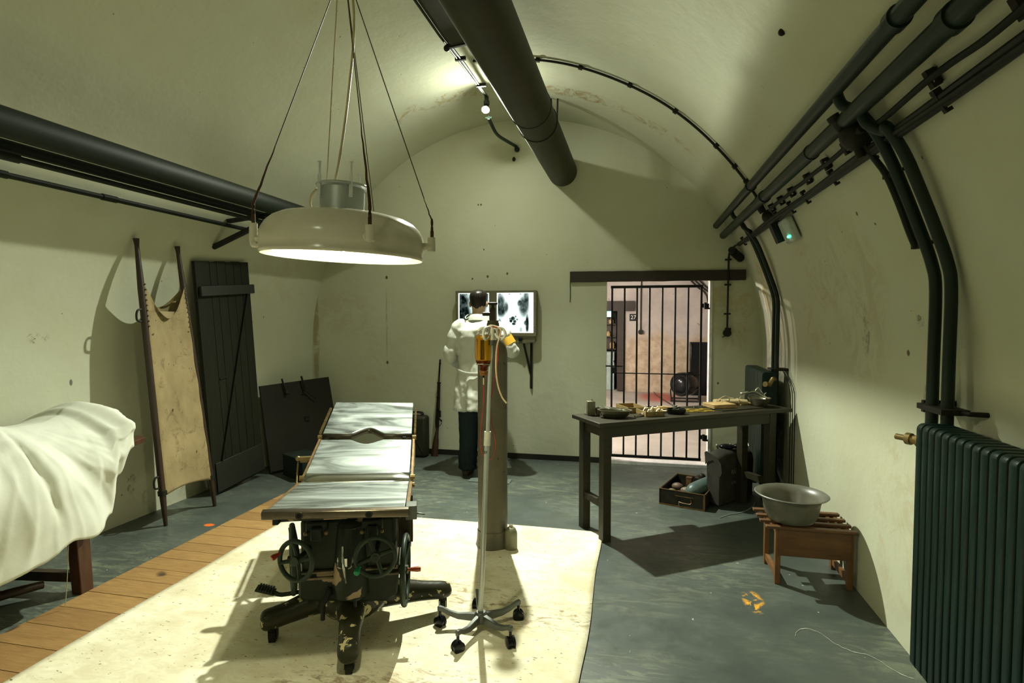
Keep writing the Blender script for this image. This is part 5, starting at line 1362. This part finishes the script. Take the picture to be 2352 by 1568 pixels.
bm = B(); tube(bm, [bp(.60, .86, .02), bp(.58, .95, .03), bp(.56, 1.05, .03)], .010, 8); tube(bm, [bp(.56, .86, .02), bp(.62, .86, .02), bp(.74, .76, .02)], .006, 8); obj('handle', bm, M_BLACK, t_)
bm = B(); F = frame((-3.02, 4.72, .095), (0, 0, 1), (.86, -.5, 0)); box(bm, (0, 0, 0), (.38, .24, .19), F)
t_ = thing('ammunition_box', 'low dark green box on the floor in front of the leaning board', 'box', (-3.02, 4.72, 0))
obj('box_body', bm, simple('green_box_paint', (.010, .018, .013), None, .5), t_, bevel=.004)
bm = B(); box(bm, (0, 0, .1), (.386, .246, .014), F); obj('lid', bm, simple('green_box_lid', (.016, .024, .016), None, .5), t_, bevel=.002)

# covered table at the left edge
t_ = thing('side_table', 'reddish wooden trestle table mostly hidden by the white sheet on the left', 'table', (-3.1, 2.3, 0))
def taper(a, b, w0, w1, d0, d1):
    bm = B(); a = Vector(a); b = Vector(b)
    rr = []
    for p, w_, d_ in ((a, w0, d0), (b, w1, d1)): rr.append([p + Vector((-w_, -d_, 0)), p + Vector((w_, -d_, 0)), p + Vector((w_, d_, 0)), p + Vector((-w_, d_, 0))])
    rings(bm, rr); return bm
obj('leg', taper((-2.915, 2.445, 0), (-2.985, 2.47, .58), .032, .038, .036, .04), M_REDWOOD, t_, bevel=.004)
obj('leg', taper((-3.46, 2.36, 0), (-3.45, 2.40, .58), .032, .038, .036, .04), M_REDWOOD, t_, bevel=.004)
obj('leg', taper((-2.90, 1.18, 0), (-2.95, 1.2, .58), .032, .038, .036, .04), M_REDWOOD, t_, bevel=.004)
obj('leg', taper((-3.46, 1.14, 0), (-3.45, 1.16, .58), .032, .038, .036, .04), M_REDWOOD, t_, bevel=.004)
mk('stretcher_rail', M_DKWOOD, t_, bar, (-2.93, 2.44, .085), (-3.46, 2.36, .085), .04, .05)
mk('stretcher_rail', M_DKWOOD, t_, bar, (-2.92, 1.19, .10), (-3.46, 1.15, .10), .04, .05)
bm = B(); boxp(bm, (-3.50, 1.0, .58), (-2.92, 2.60, .62)); obj('table_top', bm, M_REDWOOD, t_)
bm = B(); prism(bm, [(-3.50, 2.55), (-3.0, 2.55), (-3.0, 2.75), (-3.07, 3.02), (-3.14, 3.06), (-3.50, 2.9)], .03, T(0, 0, .685)); tag(obj('shelf_board', bm, M_REDWOOD, bevel=.004), 'reddish wooden board end sticking out from under the white sheet', 'board')
bm = B(); tube(bm, [(-3.02, 2.32, .085), (-3.10, 2.15, .09), (-3.2, 1.9, .07), (-3.3, 1.6, .055)], lambda u: .02 + .012 * u, 12, smooth=3)
tag(obj('wooden_pole', bm, M_DKWOOD), 'dark rounded wooden pole lying under the covered table', 'pole')
bm = B(); boxp(bm, (-3.42, 1.2, .62), (-3.05, 2.55, .72)); tag(obj('hidden_bundle', bm, M_SHEET, bevel=.02), 'bundle lying on the table under the white sheet', 'bundle')
# the sheet: cross sections along y, from wall side over the crest to the hem
def lerp(tab, y):
    for i in range(len(tab) - 1):
        a, b = tab[i], tab[i + 1]
        if y <= b[0]:
            k = 0 if y <= a[0] else (y - a[0]) / (b[0] - a[0]); k = k * k * (3 - 2 * k)
            return [a[j] + (b[j] - a[j]) * k for j in range(1, len(a))]
    return list(tab[-1][1:])
# y, crest height, hem height, hem x, crest x, back height
TAB = [(1.0, .90, .16, -2.72, -3.12, .80), (1.70, .92, .19, -2.72, -3.12, .82), (1.96, .945, .265, -2.76, -3.10, .86), (2.12, .955, .31, -2.79, -3.10, .86), (2.28, .92, .345, -2.80, -3.12, .84), (2.42, .915, .345, -2.79, -3.14, .82), (2.555, .93, .385, -2.80, -3.18, .84), (2.62, .965, .60, -2.83, -3.21, .86), (2.71, .985, .735, -2.85, -3.22, .88), (2.79, .965, .74, -2.95, -3.23, .84), (2.86, .84, .69, -3.04, -3.23, .76), (2.90, .72, .685, -3.08, -3.24, .70)]
def shf(u, v):
    y = 1.0 + 1.90 * u
    ch, hh, hx, cx_, bh = lerp(TAB, y)
    if v < .35:
        k = v / .35
        x = -3.53 + (cx_ + 3.53) * k; z = bh + (ch - bh) * math.sin(k * PI / 2)
        fo = .012 * noise.noise(Vector((x * 3, y * 3, 4)))
        return Vector((x, y, z + fo))
    k = (v - .35) / .65
    x = cx_ + (hx - cx_) * (1 - (1 - min(1, k * 1.45)) ** 2.0 if k < .69 else 1)
    z = ch + (hh - ch) * (k ** 1.35)
    # gathered folds that widen to the hem
    tri = lambda q: math.asin(.96 * math.sin(2 * PI * q)) * .64
    ph1 = (y - 2.12) / (.20 + .75 * k); ph2 = (y - 2.74) / (.14 + .9 * k)
    fo = k ** .8 * (.034 * tri(ph1 * 1.25 + .1) + .016 * tri(ph1 * 2.9 + .37) + .012 * tri(ph2 * 2.1) * (y < 2.5) + .030 * noise.noise(Vector((y * 3, k * 1.5, 2))))
    fo += .020 * noise.noise(Vector((y * 6, z * 6, 9))) * .5
    if k > .1: fo += .007 * (1 - abs((ph1 * 4.3 + .25 * math.sin(k * 6)) % 1 * 2 - 1)) ** 3 * min(1, k * 3) + .005 * (1 - abs((ph1 * 7.1 + k) % 1 * 2 - 1)) ** 4
    # drawn-in fold next to the peak
    d = abs(y - (2.14 + .10 * k)); fo -= .05 * math.exp(-(d / .025) ** 2) * math.sin(PI * min(1, k * 1.2)) 
    d2 = abs(y - 2.12); z += .035 * math.exp(-(d2 / .035) ** 2) * (1 - k) ** 4
    z += .012 * math.sin(y * 23) * k
    return Vector((x + fo, y + .02 * noise.noise(Vector((y * 3, z * 4, 5))) * k, z))
bm = B(); grid(bm, 190, 80, shf)
tag(obj('dust_sheet', bm, M_SHEET, solid=.003, ang=180), 'large white sheet draped over the table at the left edge', 'sheet')
bm = B(); tube(bm, [(-2.80, 2.28, .33), (-2.81, 2.28, .2), (-2.815, 2.275, .1), (-2.82, 2.27, .02)], .0018, 6, smooth=3)
tag(obj('loose_thread', bm, simple('thread', (.45, .48, .28), None, .7)), 'loose thread hanging from the hem of the white sheet', 'thread')

# ================================================================ work table with instruments
BA = Vector((-.22, 3.66, 0)); BR = math.atan2(.559, .829); BL, BW, BH = 1.668, .385, .80
t_ = thing('work_table', 'long narrow olive painted table standing diagonally in front of the gate', 'table', tuple(BA), BR)
bm = B(); boxp(bm, (0, 0, BH - .028), (BL, BW, BH)); obj('table_top', bm, M_BENCH, t_, local=True, bevel=.004)
bm = B(); boxp(bm, (.055, .03, .695), (BL - .13, .05, BH - .028)); boxp(bm, (.055, BW - .05, .695), (BL - .13, BW - .03, BH - .028)); boxp(bm, (.06, .04, .695), (.08, BW - .04, BH - .028)); boxp(bm, (BL - .17, .04, .695), (BL - .15, BW - .04, BH - .028)); obj('apron', bm, M_BENCH, t_, local=True)
for x in (.045, BL - .195):
    for y in (.025, BW - .085): mk('leg', M_BENCH, t_, boxp, (x, y, 0), (x + .06, y + .06, BH - .028), local=True, bevel=.003)
for x in (.075, BL - .165): mk('cross_rail', M_BENCH, t_, boxp, (x - .02, .08, .22), (x + .02, BW - .08, .265), local=True)
TM = T(*BA) @ RZ(BR) @ T(0, 0, BH)
def on(s, t, z=0): return TM @ Vector((s, t, z))
def item(name, label, cat, s, t, rz=0, group=None):
    p = on(s, t); return thing(name, label, cat, tuple(p), BR + rz, group)
# hip flask
t_ = item('spirit_tin', 'square dull tin flask with a screw cap at the left end of the work table', 'flask', .105, .30, -BR + .25)
bm = B(); boxp(bm, (-.028, -.022, 0), (.028, .022, .10)); obj('tin_body', bm, M_TIN, t_, local=True, bevel=.004)
bm = B(); cyl(bm, (.012, 0, .10), (.012, 0, .112), .010, 16); obj('cap', bm, M_CHROME, t_, local=True)
t_ = item('small_bottle', 'small clear bottle standing behind the square tin flask', 'bottle', .085, .335)
bm = B(); lathe(bm, [(0, 0), (.012, 0), (.012, .05), (.006, .056), (.006, .065), (0, .065)], 14); obj('bottle_glass', bm, M_GLASS, t_, local=True)
t_ = item('medicine_cup', 'small tin cup between the square flask and the oval basin', 'cup', .16, .30)
bm = B(); lathe(bm, [(0, 0), (.016, 0), (.021, .05), (.019, .05), (.014, .003), (0, .003)], 18); obj('cup_body', bm, M_TIN, t_, local=True)
# oval basin
t_ = item('basin', 'oval steel basin with instruments in it near the left end of the work table', 'basin', .215, .165, -BR + .12)
bm = B(); lathe(bm, [(0, .003), (.075, .003), (.095, .018), (.108, .046), (.118, .050), (.118, .053), (.105, .052), (.092, .02), (.074, .006), (0, .006)], 48, sc=(1, .62)); obj('basin_body', bm, M_BOWL, t_, local=True)
for k, (x0, y0, x1, y1) in enumerate(((-.13, .02, .05, -.01), (-.11, .05, .08, .03), (-.05, -.02, .10, .01))):
    ti = item('instrument', ('long steel forceps resting on the left rim of the oval basin', 'curved steel instrument lying at the back of the oval basin', 'broad steel spatula lying across the oval basin')[k], 'instrument', .215, .165, -BR + .12)
    bm = B(); tube(bm, [(x0, y0, .062), (x0 + .03, y0 + .004, .068), ((x0 + x1) / 2, (y0 + y1) / 2, .060), (x1, y1, .048)], .003 + .002 * (k == 2), 8, smooth=4, sc=(1, 1 + 1.6 * (k == 2)))
    if k < 2: tube(bm, [(x0, y0 + .006 + .005 * math.cos(q), .062 + .008 * math.sin(q)) for q in [i * PI / 5 for i in range(10)]], .0015, 6, True)
    obj('instrument_shaft', bm, M_CHROME, ti, local=True)
t_ = item('syringe', 'short metal syringe lying in front of the brown case', 'syringe', .375, .115, .4)
bm = B(); cyl(bm, (-.05, 0, .009), (.02, 0, .009), .006, 12); cyl(bm, (.02, 0, .009), (.045, 0, .009), .011, 12); ball(bm, (.05, 0, .012), .012); obj('syringe_body', bm, M_CHROME, t_, local=True)
# open instrument case, two trays hinged together
t_ = item('instrument_case', 'open brown wooden instrument case with compartments on the work table', 'case', .50, .27, -.15)
for nm, y0, y1, x0, x1, hh in (('case_base', -.19, -.03, -.055, .085, .036), ('case_lid', -.02, .19, -.11, .03, .040)):
    bm = B(); boxp(bm, (x0, y0, 0), (x1, y1, .005))
    for a, b in (((x0, y0), (x1, y0 + .006)), ((x0, y1 - .006), (x1, y1)), ((x0, y0), (x0 + .006, y1)), ((x1 - .006, y0), (x1, y1))): boxp(bm, (a[0], a[1], 0), (b[0], b[1], hh))
    if nm == 'case_base': boxp(bm, (x0, -.11, 0), (x1, -.105, hh * .8)); boxp(bm, (.01, y0, 0), (.014, y1, hh * .8))
    obj(nm, bm, M_CARD, t_, local=True)
mk('clasp', M_CHROME, t_, ball, (.02, -.192, .02), .006, local=True)
for k, (x, y) in enumerate(((-.03, -.15), (.03, -.16), (.055, -.13), (-.02, -.07), (.04, -.06))):
    ti = item('vial', ('small vial in the front left compartment of the brown case', 'small vial in the front middle of the brown case', 'small vial in the front right corner of the brown case', 'small vial at the back left of the brown case tray', 'small vial at the back right of the brown case tray')[k], 'vial', .50, .27, -.15)
    bm = B(); cyl(bm, (x, y, .012), (x + .02, y + .006, .034), .009, 12); obj('vial_glass', bm, (M_CHROME, M_BONE, M_CARD, M_TIN, M_BONE)[k], ti, local=True); bm = B(); ball(bm, (x + .022, y + .007, .037), .010); obj('stopper', bm, M_BONE, ti, local=True)
t_ = item('needle_board', 'cream board set with rows of small needles behind the brown case', 'board', .66, .28, .05)
bm = B(); boxp(bm, (-.12, -.10, 0), (.09, .10, .016)); obj('board_body', bm, M_BONE, t_, local=True, bevel=.003)
bm = B(); rn = random.Random(2)
for i in range(26): x, y = rn.uniform(-.1, .075), rn.uniform(-.085, .085); box(bm, (x, y, .019), (.016, .004, .005), T(0, 0, 0))
o_ = obj('needle', bm, M_BRKT, t_, local=True); o_['kind'] = 'stuff'
# black tray with glass
t_ = item('kidney_tray', 'black oval tray holding glass ampoules on the work table', 'tray', .70, .13, -.4)
bm = B(); lathe(bm, [(0, .002), (.058, .002), (.066, .010), (.068, .036), (.064, .036), (.060, .010), (0, .007)], 32, sc=(1, .75)); obj('tray_body', bm, M_BLACK, t_, local=True)
for k in range(4):
    ti = item('ampoule', ('glass ampoule at the left in the black tray', 'glass ampoule lying on top in the black tray', 'glass ampoule leaning on the back rim of the black tray', 'glass ampoule at the right in the black tray')[k], 'ampoule', .70, .13, -.4 + k * .5)
    bm = B(); cyl(bm, (-.035, -.015 + .01 * k, .030 + .005 * k), (.03, -.01 + .008 * k, .034 + .006 * k), .009, 12); ball(bm, (.032, -.01 + .008 * k, .034 + .006 * k), .009); obj('ampoule_glass', bm, M_GLASS, ti, local=True)
t_ = item('wooden_scoop', 'short yellow-brown wooden stick lying across the back of the black tray', 'stick', .66, .22, -.5)
bm = B(); tube(bm, [(-.05, 0, .03), (.0, 0, .034), (.05, 0, .030)], lambda u: .008 + .005 * math.sin(u * PI), 8); obj('scoop_body', bm, M_PAPER, t_, local=True)
# yellow strips and steel probes
ORD = ['first', 'second', 'third', 'fourth', 'fifth', 'sixth', 'seventh', 'eighth', 'ninth', 'tenth', 'eleventh', 'twelfth']
rn = random.Random(11)
for i in range(12):
    s, t = .815 + .018 * i + rn.uniform(-.004, .004), .145 - .004 * i + .05 * (i % 3)
    bm = B(); box(bm, (0, 0, .003 + .003 * (i % 2)), (.075, .008, .005), TM @ T(s, t, 0) @ RZ(-.45 + rn.uniform(-.15, .15)))
    tag(obj('yellow_strip', bm, M_YSTRIP), ORD[i] + ' small yellow strip counted from the black tray towards the envelopes', 'strip', 'yellow strips scattered on the work table')
for i in range(9):
    s, t = .86 + .03 * i, .285 + .008 * (i % 3)
    bm = B(); M_ = TM @ T(s, t, .004) @ RZ(-.55 + .04 * i); cyl(bm, M_ @ Vector((-.06, 0, 0)), M_ @ Vector((.06, 0, .002)), .0026, 6); ball(bm, M_ @ Vector((.06, 0, .003)), .004)
    tag(obj('steel_probe', bm, M_CHROME), ORD[i] + ' thin steel probe from the left in the row behind the yellow strips', 'probe', 'steel probes laid out at the back of the work table')
# notebook, envelopes, canvas roll
t_ = item('clipboard', 'thin dark board lying under the envelopes at the right of the work table', 'board', 1.27, .155)
bm = B(); boxp(bm, (-.20, -.075, 0), (.20, .10, .007)); obj('board_sheet', bm, M_BENCH, t_, local=True)
for i in range(5):
    t_ = item('envelope', ('bottom', 'second lowest', 'middle', 'second highest', 'topmost')[i] + ' brown paper envelope of the stack on the work table', 'envelope', 1.175, .215, -.12 + .05 * (i % 2), 'brown paper envelopes stacked on the work table')
    bm = B(); boxp(bm, (-.105, -.07, .008 + .006 * i), (.100 - .004 * i, .075, .0125 + .006 * i)); obj('envelope_paper', bm, M_PAPER, t_, local=True, bevel=.002)
    bm = B(); prism(bm, [(-.1, .07), (.095 - .004 * i, .07), (.0, .0)], .0008, T(0, 0, .0127 + .006 * i)); obj('flap', bm, M_PAPER, t_, local=True)
t_ = item('canvas_roll', 'cream canvas instrument roll tied with cord on top at the right of the envelopes', 'roll', 1.33, .29, -.35)
bm = B(); tube(bm, [(-.12, 0, .028), (-.04, 0, .030), (.05, 0, .030), (.13, -.005, .026)], .024, 16, sc=(.85, 1.4)); obj('roll_body', bm, M_CLOTHR, t_, local=True)
bm = B()
for x in (-.075, .06): tube(bm, [(x, .036 * math.cos(q * PI / 8), .030 + .024 * math.sin(q * PI / 8)) for q in range(16)], .003, 6, True)
tube(bm, [(-.075, 0, .055), (-.05, -.02, .075), (-.02, 0, .072), (.0, .01, .058), (.03, -.01, .056)], .003, 6, smooth=4); tube(bm, [(-.075, -.01, .055), (-.11, -.03, .05), (-.12, -.035, .02), (-.09, -.04, .01)], .003, 6, smooth=4); tube(bm, [(.055, -.03, .04), (.075, -.03, .075)], .0025, 6)
obj('cord', bm, M_TUBE, t_, local=True)
t_ = item('notebook', 'worn brown notebook lying behind the steel bowl on the work table', 'book', 1.45, .26, -.1)
bm = B(); boxp(bm, (-.07, -.05, 0), (.08, .05, .016)); obj('cover', bm, M_CARD, t_, local=True)
# steel bowl and speculum
t_ = item('steel_bowl', 'round steel bowl at the right end of the work table', 'bowl', 1.495, .155)
bm = B(); lathe(bm, [(0, .002), (.042, .002), (.060, .022), (.074, .055), (.084, .066), (.086, .070), (.080, .071), (.070, .062), (.055, .024), (.038, .008), (0, .008)], 40); obj('bowl_body', bm, M_BOWL, t_, local=True)
t_ = item('speculum', 'shiny steel speculum propped in the steel bowl', 'instrument', 1.495, .155, -BR - .05)
bm = B(); rr = []
for x, z, w_, h_ in ((-.135, .095, .010, .010), (-.12, .100, .017, .014), (-.07, .112, .014, .012), (-.035, .118, .012, .011), (-.005, .10, .012, .012), (.03, .080, .014, .012), (.06, .066, .010, .010)):
    rr.append([(x + .0 * a, w_ * math.cos(a * PI / 6), z + h_ * math.sin(a * PI / 6)) for a in range(12)])
rings(bm, rr); obj('handle', bm, M_CHROME, t_, local=True)
bm = B(); tube(bm, [(-.03, 0, .125), (-.012, 0, .150), (-.004, 0, .142), (.02, 0, .105), (.045, 0, .078)], .005, 8, smooth=3); tube(bm, [(-.075, .02, .083), (-.04, .02, .085), (0, .01, .075)], .005, 8); cyl(bm, (.03, -.014, .10), (.045, -.014, .112), .004, 8); obj('lever', bm, M_CHROME, t_, local=True)
bm = B(); M_ = on(1.37, .33, .012); ball(bm, M_, .012); cyl(bm, M_, M_ + Vector((.06, .02, .008)), .005, 8); tag(obj('small_clamp', bm, M_CHROME), 'small steel clamp half hidden behind the canvas roll', 'instrument')

# ================================================================ stool with wash bowl
SX0, SX1, SY0, SY1 = .770, 1.165, 3.345, 3.68
t_ = thing('slatted_stool', 'low brown slatted folding stool by the right wall carrying the grey bowl', 'stool', (.97, 3.5, 0))
SHH = .315
for k, (y, w_) in enumerate(((3.335, .035), (3.43, .03), (3.52, .03), (3.62, .035))):
    bm = B(); boxp(bm, (.705 + .012 * (k == 0), y - w_ / 2, SHH), (1.178, y + w_ / 2, SHH + .016)); obj('slat', bm, M_STOOL, t_, bevel=.003)
bm = B(); boxp(bm, (SX0 + .014, 3.328, .165), (SX1 - .014, 3.350, SHH)); obj('front_panel', bm, M_STOOL, t_, bevel=.002)
bm = B(); boxp(bm, (SX0 + .02, 3.62, .235), (SX1 - .02, 3.635, SHH)); obj('back_panel', bm, M_STOOL, t_, bevel=.002)
M_STV = wood('stool_leg_wood', (.22, .10, .032), (.12, .05, .015), 3, (10, 10, 1.5), .5)
for x in (SX0, SX1 - .028):
    for y in (3.335, 3.60): mk('leg', M_STV, t_, boxp, (x, y, 0), (x + .028, y + .035, SHH), bevel=.003)
    mk('bottom_rail', M_STV, t_, boxp, (x + .004, 3.365, .03), (x + .024, 3.60, .065))
    mk('top_rail', M_STV, t_, boxp, (x + .004, 3.34, SHH - .035), (x + .024, 3.63, SHH))
for x in (.80, 1.10): mk('top_batten', M_STV, t_, boxp, (x, 3.35, SHH - .018), (x + .02, 3.62, SHH - .001))
bx, by, bz = .872, 3.44, SHH + .017
t_ = thing('wash_bowl', 'large grey enamel bowl with a flared rim standing on the slatted stool', 'bowl', (bx, by, bz))
bm = B(); lathe(bm, [(0, .0), (.10, .0), (.118, .008), (.140, .045), (.152, .115), (.160, .135), (.190, .150), (.194, .154), (.188, .158), (.160, .144), (.147, .118), (.134, .048), (.112, .012), (0, .008)], 64, T(bx, by, bz)); obj('bowl_body', bm, M_BASIN, t_, ang=60)

# ================================================================ open case and bag on the floor
t_ = thing('anaesthetic_case', 'open dark wooden case full of masks and tubes on the floor under the work table', 'case', (.39, 4.62, 0), math.atan2(-.12, .34))
CW, CD, CH = .355, .50, .125
bm = B(); boxp(bm, (-CW / 2, -.08, 0), (CW / 2, -.08 + CD, .008))
for a, b in (((-CW / 2, -.08), (CW / 2, -.068)), ((-CW / 2, -.08 + CD - .012), (CW / 2, -.08 + CD)), ((-CW / 2, -.08), (-CW / 2 + .012, -.08 + CD)), ((CW / 2 - .012, -.08), (CW / 2, -.08 + CD))): boxp(bm, (a[0], a[1], 0), (b[0], b[1], CH))
obj('case_body', bm, M_CASE, t_, local=True)
bm = B()
for a, b in (((-CW / 2, -.081), (CW / 2, -.079)), ((-CW / 2, -.08 + CD - .006), (CW / 2, -.08 + CD))): boxp(bm, (a[0], a[1], CH), (b[0], b[1] + .006, CH + .004))
for x in (-CW / 2, CW / 2 - .006): boxp(bm, (x, -.08, CH), (x + .006, -.08 + CD, CH + .004))
boxp(bm, (CW / 2 - .014, -.0812, 0), (CW / 2, -.08, CH)); boxp(bm, (-CW / 2, -.0812, 0), (CW / 2, -.08, .012))
obj('edging', bm, M_BRASSD, t_, local=True)
bm = B(); tube(bm, [(-.02, -.084, .045), (.0, -.092, .042), (.06, -.092, .040), (.075, -.084, .05), (.07, -.083, .075)], .0035, 6, smooth=3); tube(bm, [(-.02, -.086, .045), (-.015, -.10, .02), (-.012, -.10, .004)], .003, 6, smooth=3); boxp(bm, (-.05, -.083, .085), (.09, -.080, .09)); obj('latch', bm, M_BRASSD, t_, local=True)
CM = WM[t_.name]
def cin(nm, lb, cat, bms):
    q = thing(nm, lb, cat, tuple(CM @ Vector((0, 0, .01))))
    for pn, b_, m_ in bms: b_.transform(CM); obj(pn, b_, m_, q)
bm = B(); ball(bm, (-.10, .0, .085), .035, (1.1, 1, .9)); cyl(bm, (-.075, -.01, .09), (-.04, -.02, .10), .012, 10); b2 = B(); cyl(b2, (-.04, -.02, .10), (-.03, -.022, .103), .016, 12)
cin('glass_mask', 'brown rubber face mask with steel spout at the front left of the open case', 'mask', [('mask_body', bm, M_TIN), ('spout', b2, M_CHROME)])
bm = B(); ball(bm, (-.09, .13, .10), .040, (1.2, .9, .8)); cin('rubber_mask', 'brown rubber mask at the back left in the open case', 'mask', [('mask_body', bm, simple('brown_rubber', (.16, .11, .07), (.10, .06, .04), .5))])
bm = B(); ball(bm, (-.005, .06, .095), .040, (1.1, .9, .8)); b2 = B(); cyl(b2, (.0, .03, .08), (.005, -.02, .06), .012, 12)
cin('rubber_mask', 'brown rubber mask with metal neck in the middle of the open case', 'mask', [('mask_body', bm, simple('brown_rubber_b', (.18, .13, .09), (.10, .07, .05), .5)), ('metal_neck', b2, M_CHROME)])
bm = B(); boxp(bm, (-.035, .17, .02), (.010, .21, .175)); b2 = B(); boxp(b2, (-.030, .168, .035), (.005, .1695, .155))
cin('bellows_box', 'upright brown wooden block standing in the open case', 'box', [('block', bm, M_STOOL), ('face_plate', b2, M_BRASSD)])
bm = B(); boxp(bm, (.02, .22, .02), (.13, .32, .165)); ball(bm, (.07, .27, .17), .03); cin('black_vaporiser', 'black vaporiser with knob at the back of the open case', 'device', [('housing', bm, M_CASE)])
bm = B(); tube(bm, [(.03, -.035, .10), (.07, .03, .125), (.13, .14, .145), (.17, .24, .15)], lambda u: .012 + .045 * math.sin(min(1, u * 3.0) * PI / 2), 18, smooth=5); b2 = B(); cyl(b2, (.03, -.035, .10), (.022, -.05, .094), .010, 10)
cin('breathing_bag', 'pale blue rubber breathing bag lying in the open case', 'bag', [('bag_body', bm, M_BGREEN), ('bag_neck', b2, M_BLACK)])
# dark canvas case leaning on the open box, with worn stencilled letters
t_ = thing('canvas_bag', 'tall dark canvas instrument bag with faded stencilled letters behind the open case', 'bag', (.74, 4.86, 0))
fl_ = Vector((.560, 4.64, .055)); fr_ = Vector((.640, 4.56, .035)); bk = Vector((.34, .47, 0)).normalized() * .56
bm = B(); rr = []
for u, zt in ((0, .37), (.06, .385), (.25, .40), (.5, .40), (.8, .39), (1, .375)):
    a = fl_ + bk * u; b = fr_ + bk * u
    dz = -.0 * u
    sec = []
    for (k, z) in ((0, 0), (.0, .20), (-.05, .30), (-.02, .345), (.08, zt - .008), (.3, zt), (.8, zt - .005), (.98, zt - .03), (1.04, .30), (1, .15), (1, 0)):
        p = a + (b - a) * k; sec.append(Vector((p.x, p.y, p.z * (1 - u) * .9 + z + dz + .005 * noise.noise(Vector((u * 4, z * 9, k * 3))))))
    rr.append(sec)
rings(bm, rr); obj('bag_body', bm, M_BAGM, t_, ang=55)
bm = B(); rr = []
for u in (-.012, -.004): 
    a = fl_ + bk * u; b = fr_ + bk * u
    rr.append([a + (b - a) * k + Vector((0, 0, z)) for k, z in ((-.16, .33), (-.20, .362), (-.05, .378), (.35, .372), (.75, .365), (1.15, .33), (1.25, .26), (1.08, .22), (.9, .30), (.5, .33), (.1, .30), (-.12, .27))])
rings(bm, rr); obj('front_flap', bm, M_BAGM, t_)
sdir = bk.normalized(); ndir = (fr_ - fl_).normalized()
for body, zz, sz, u in (('RAF', .24, .055, .42), ('T.Pattern', .15, .042, .48)):
    mm = Matrix((sdir, Vector((0, 0, 1)), ndir)).transposed().to_4x4()
    P_ = fr_ + bk * u + ndir * .004 + Vector((0, 0, zz - .02))
    bm0 = text_part('stencil_letters', body, sz, Matrix.Translation(P_) @ mm, M_LETT, t_)
t_ = thing('stethoscope', 'black goggle shaped device with metal ends lying on top of the canvas bag', 'device', (.80, 4.80, .40))
P_ = fl_ + bk * .42 + Vector((.03, -.02, .385))
bm = B(); ball(bm, P_, .05, (1.25, .8, .45)); ball(bm, P_ + Vector((.09, .03, .0)), .03, (1.2, 1, .7)); obj('black_body', bm, M_BLACKG, t_)
bm = B(); ball(bm, P_ + Vector((-.075, -.02, .008)), .014); ball(bm, P_ + Vector((-.07, -.015, -.018)), .012); ball(bm, P_ + Vector((.03, 0, .02)), .008); tube(bm, [P_ + Vector((.05, .05, .0)), P_ + Vector((.12, .08, .03)), P_ + Vector((.17, .08, .03)), P_ + Vector((.18, .05, .0))], .006, 8, smooth=4); obj('metal_fitting', bm, M_TIN, t_)
bm = B(); tube(bm, [(.62, 4.36, .004), (.70, 4.45, .004), (.80, 4.52, .004), (.90, 4.66, .004), (.95, 4.8, .004)], .003, 6, smooth=4)
tag(obj('floor_wire', bm, simple('pale_wire', (.30, .36, .33), None, .5)), 'thin pale wire lying on the floor right of the open case', 'wire')
# crack in the floor paint near the radiator
bm = B(); rn = random.Random(4); base = [(.74, 2.80), (.78, 2.87), (.85, 2.86), (.90, 2.77), (.95, 2.72), (1.02, 2.70), (1.08, 2.60), (1.13, 2.56)]
P = smooth_path([(x, y, .0) for x, y in base], 5); rr = []
top = []; bot = []
for i, p in enumerate(P):
    w_ = .002 + .005 * abs(noise.noise(Vector((i * .6, 0, 3)))); q = Vector((rn.uniform(-.004, .004), rn.uniform(-.004, .004), 0))
    top.append(bm.verts.new(p + q + Vector((0, w_, .0012)))); bot.append(bm.verts.new(p + q + Vector((0, -w_, .0012))))
for i in range(len(P) - 1): bm.faces.new((bot[i], bot[i + 1], top[i + 1], top[i]))
tag(obj('floor_filler', bm, simple('crack_filler', (.45, .46, .38), (.2, .22, .18), .8, 0, 30), solid=.001), 'pale line of crack filler on the floor in front of the near radiator', 'crack')
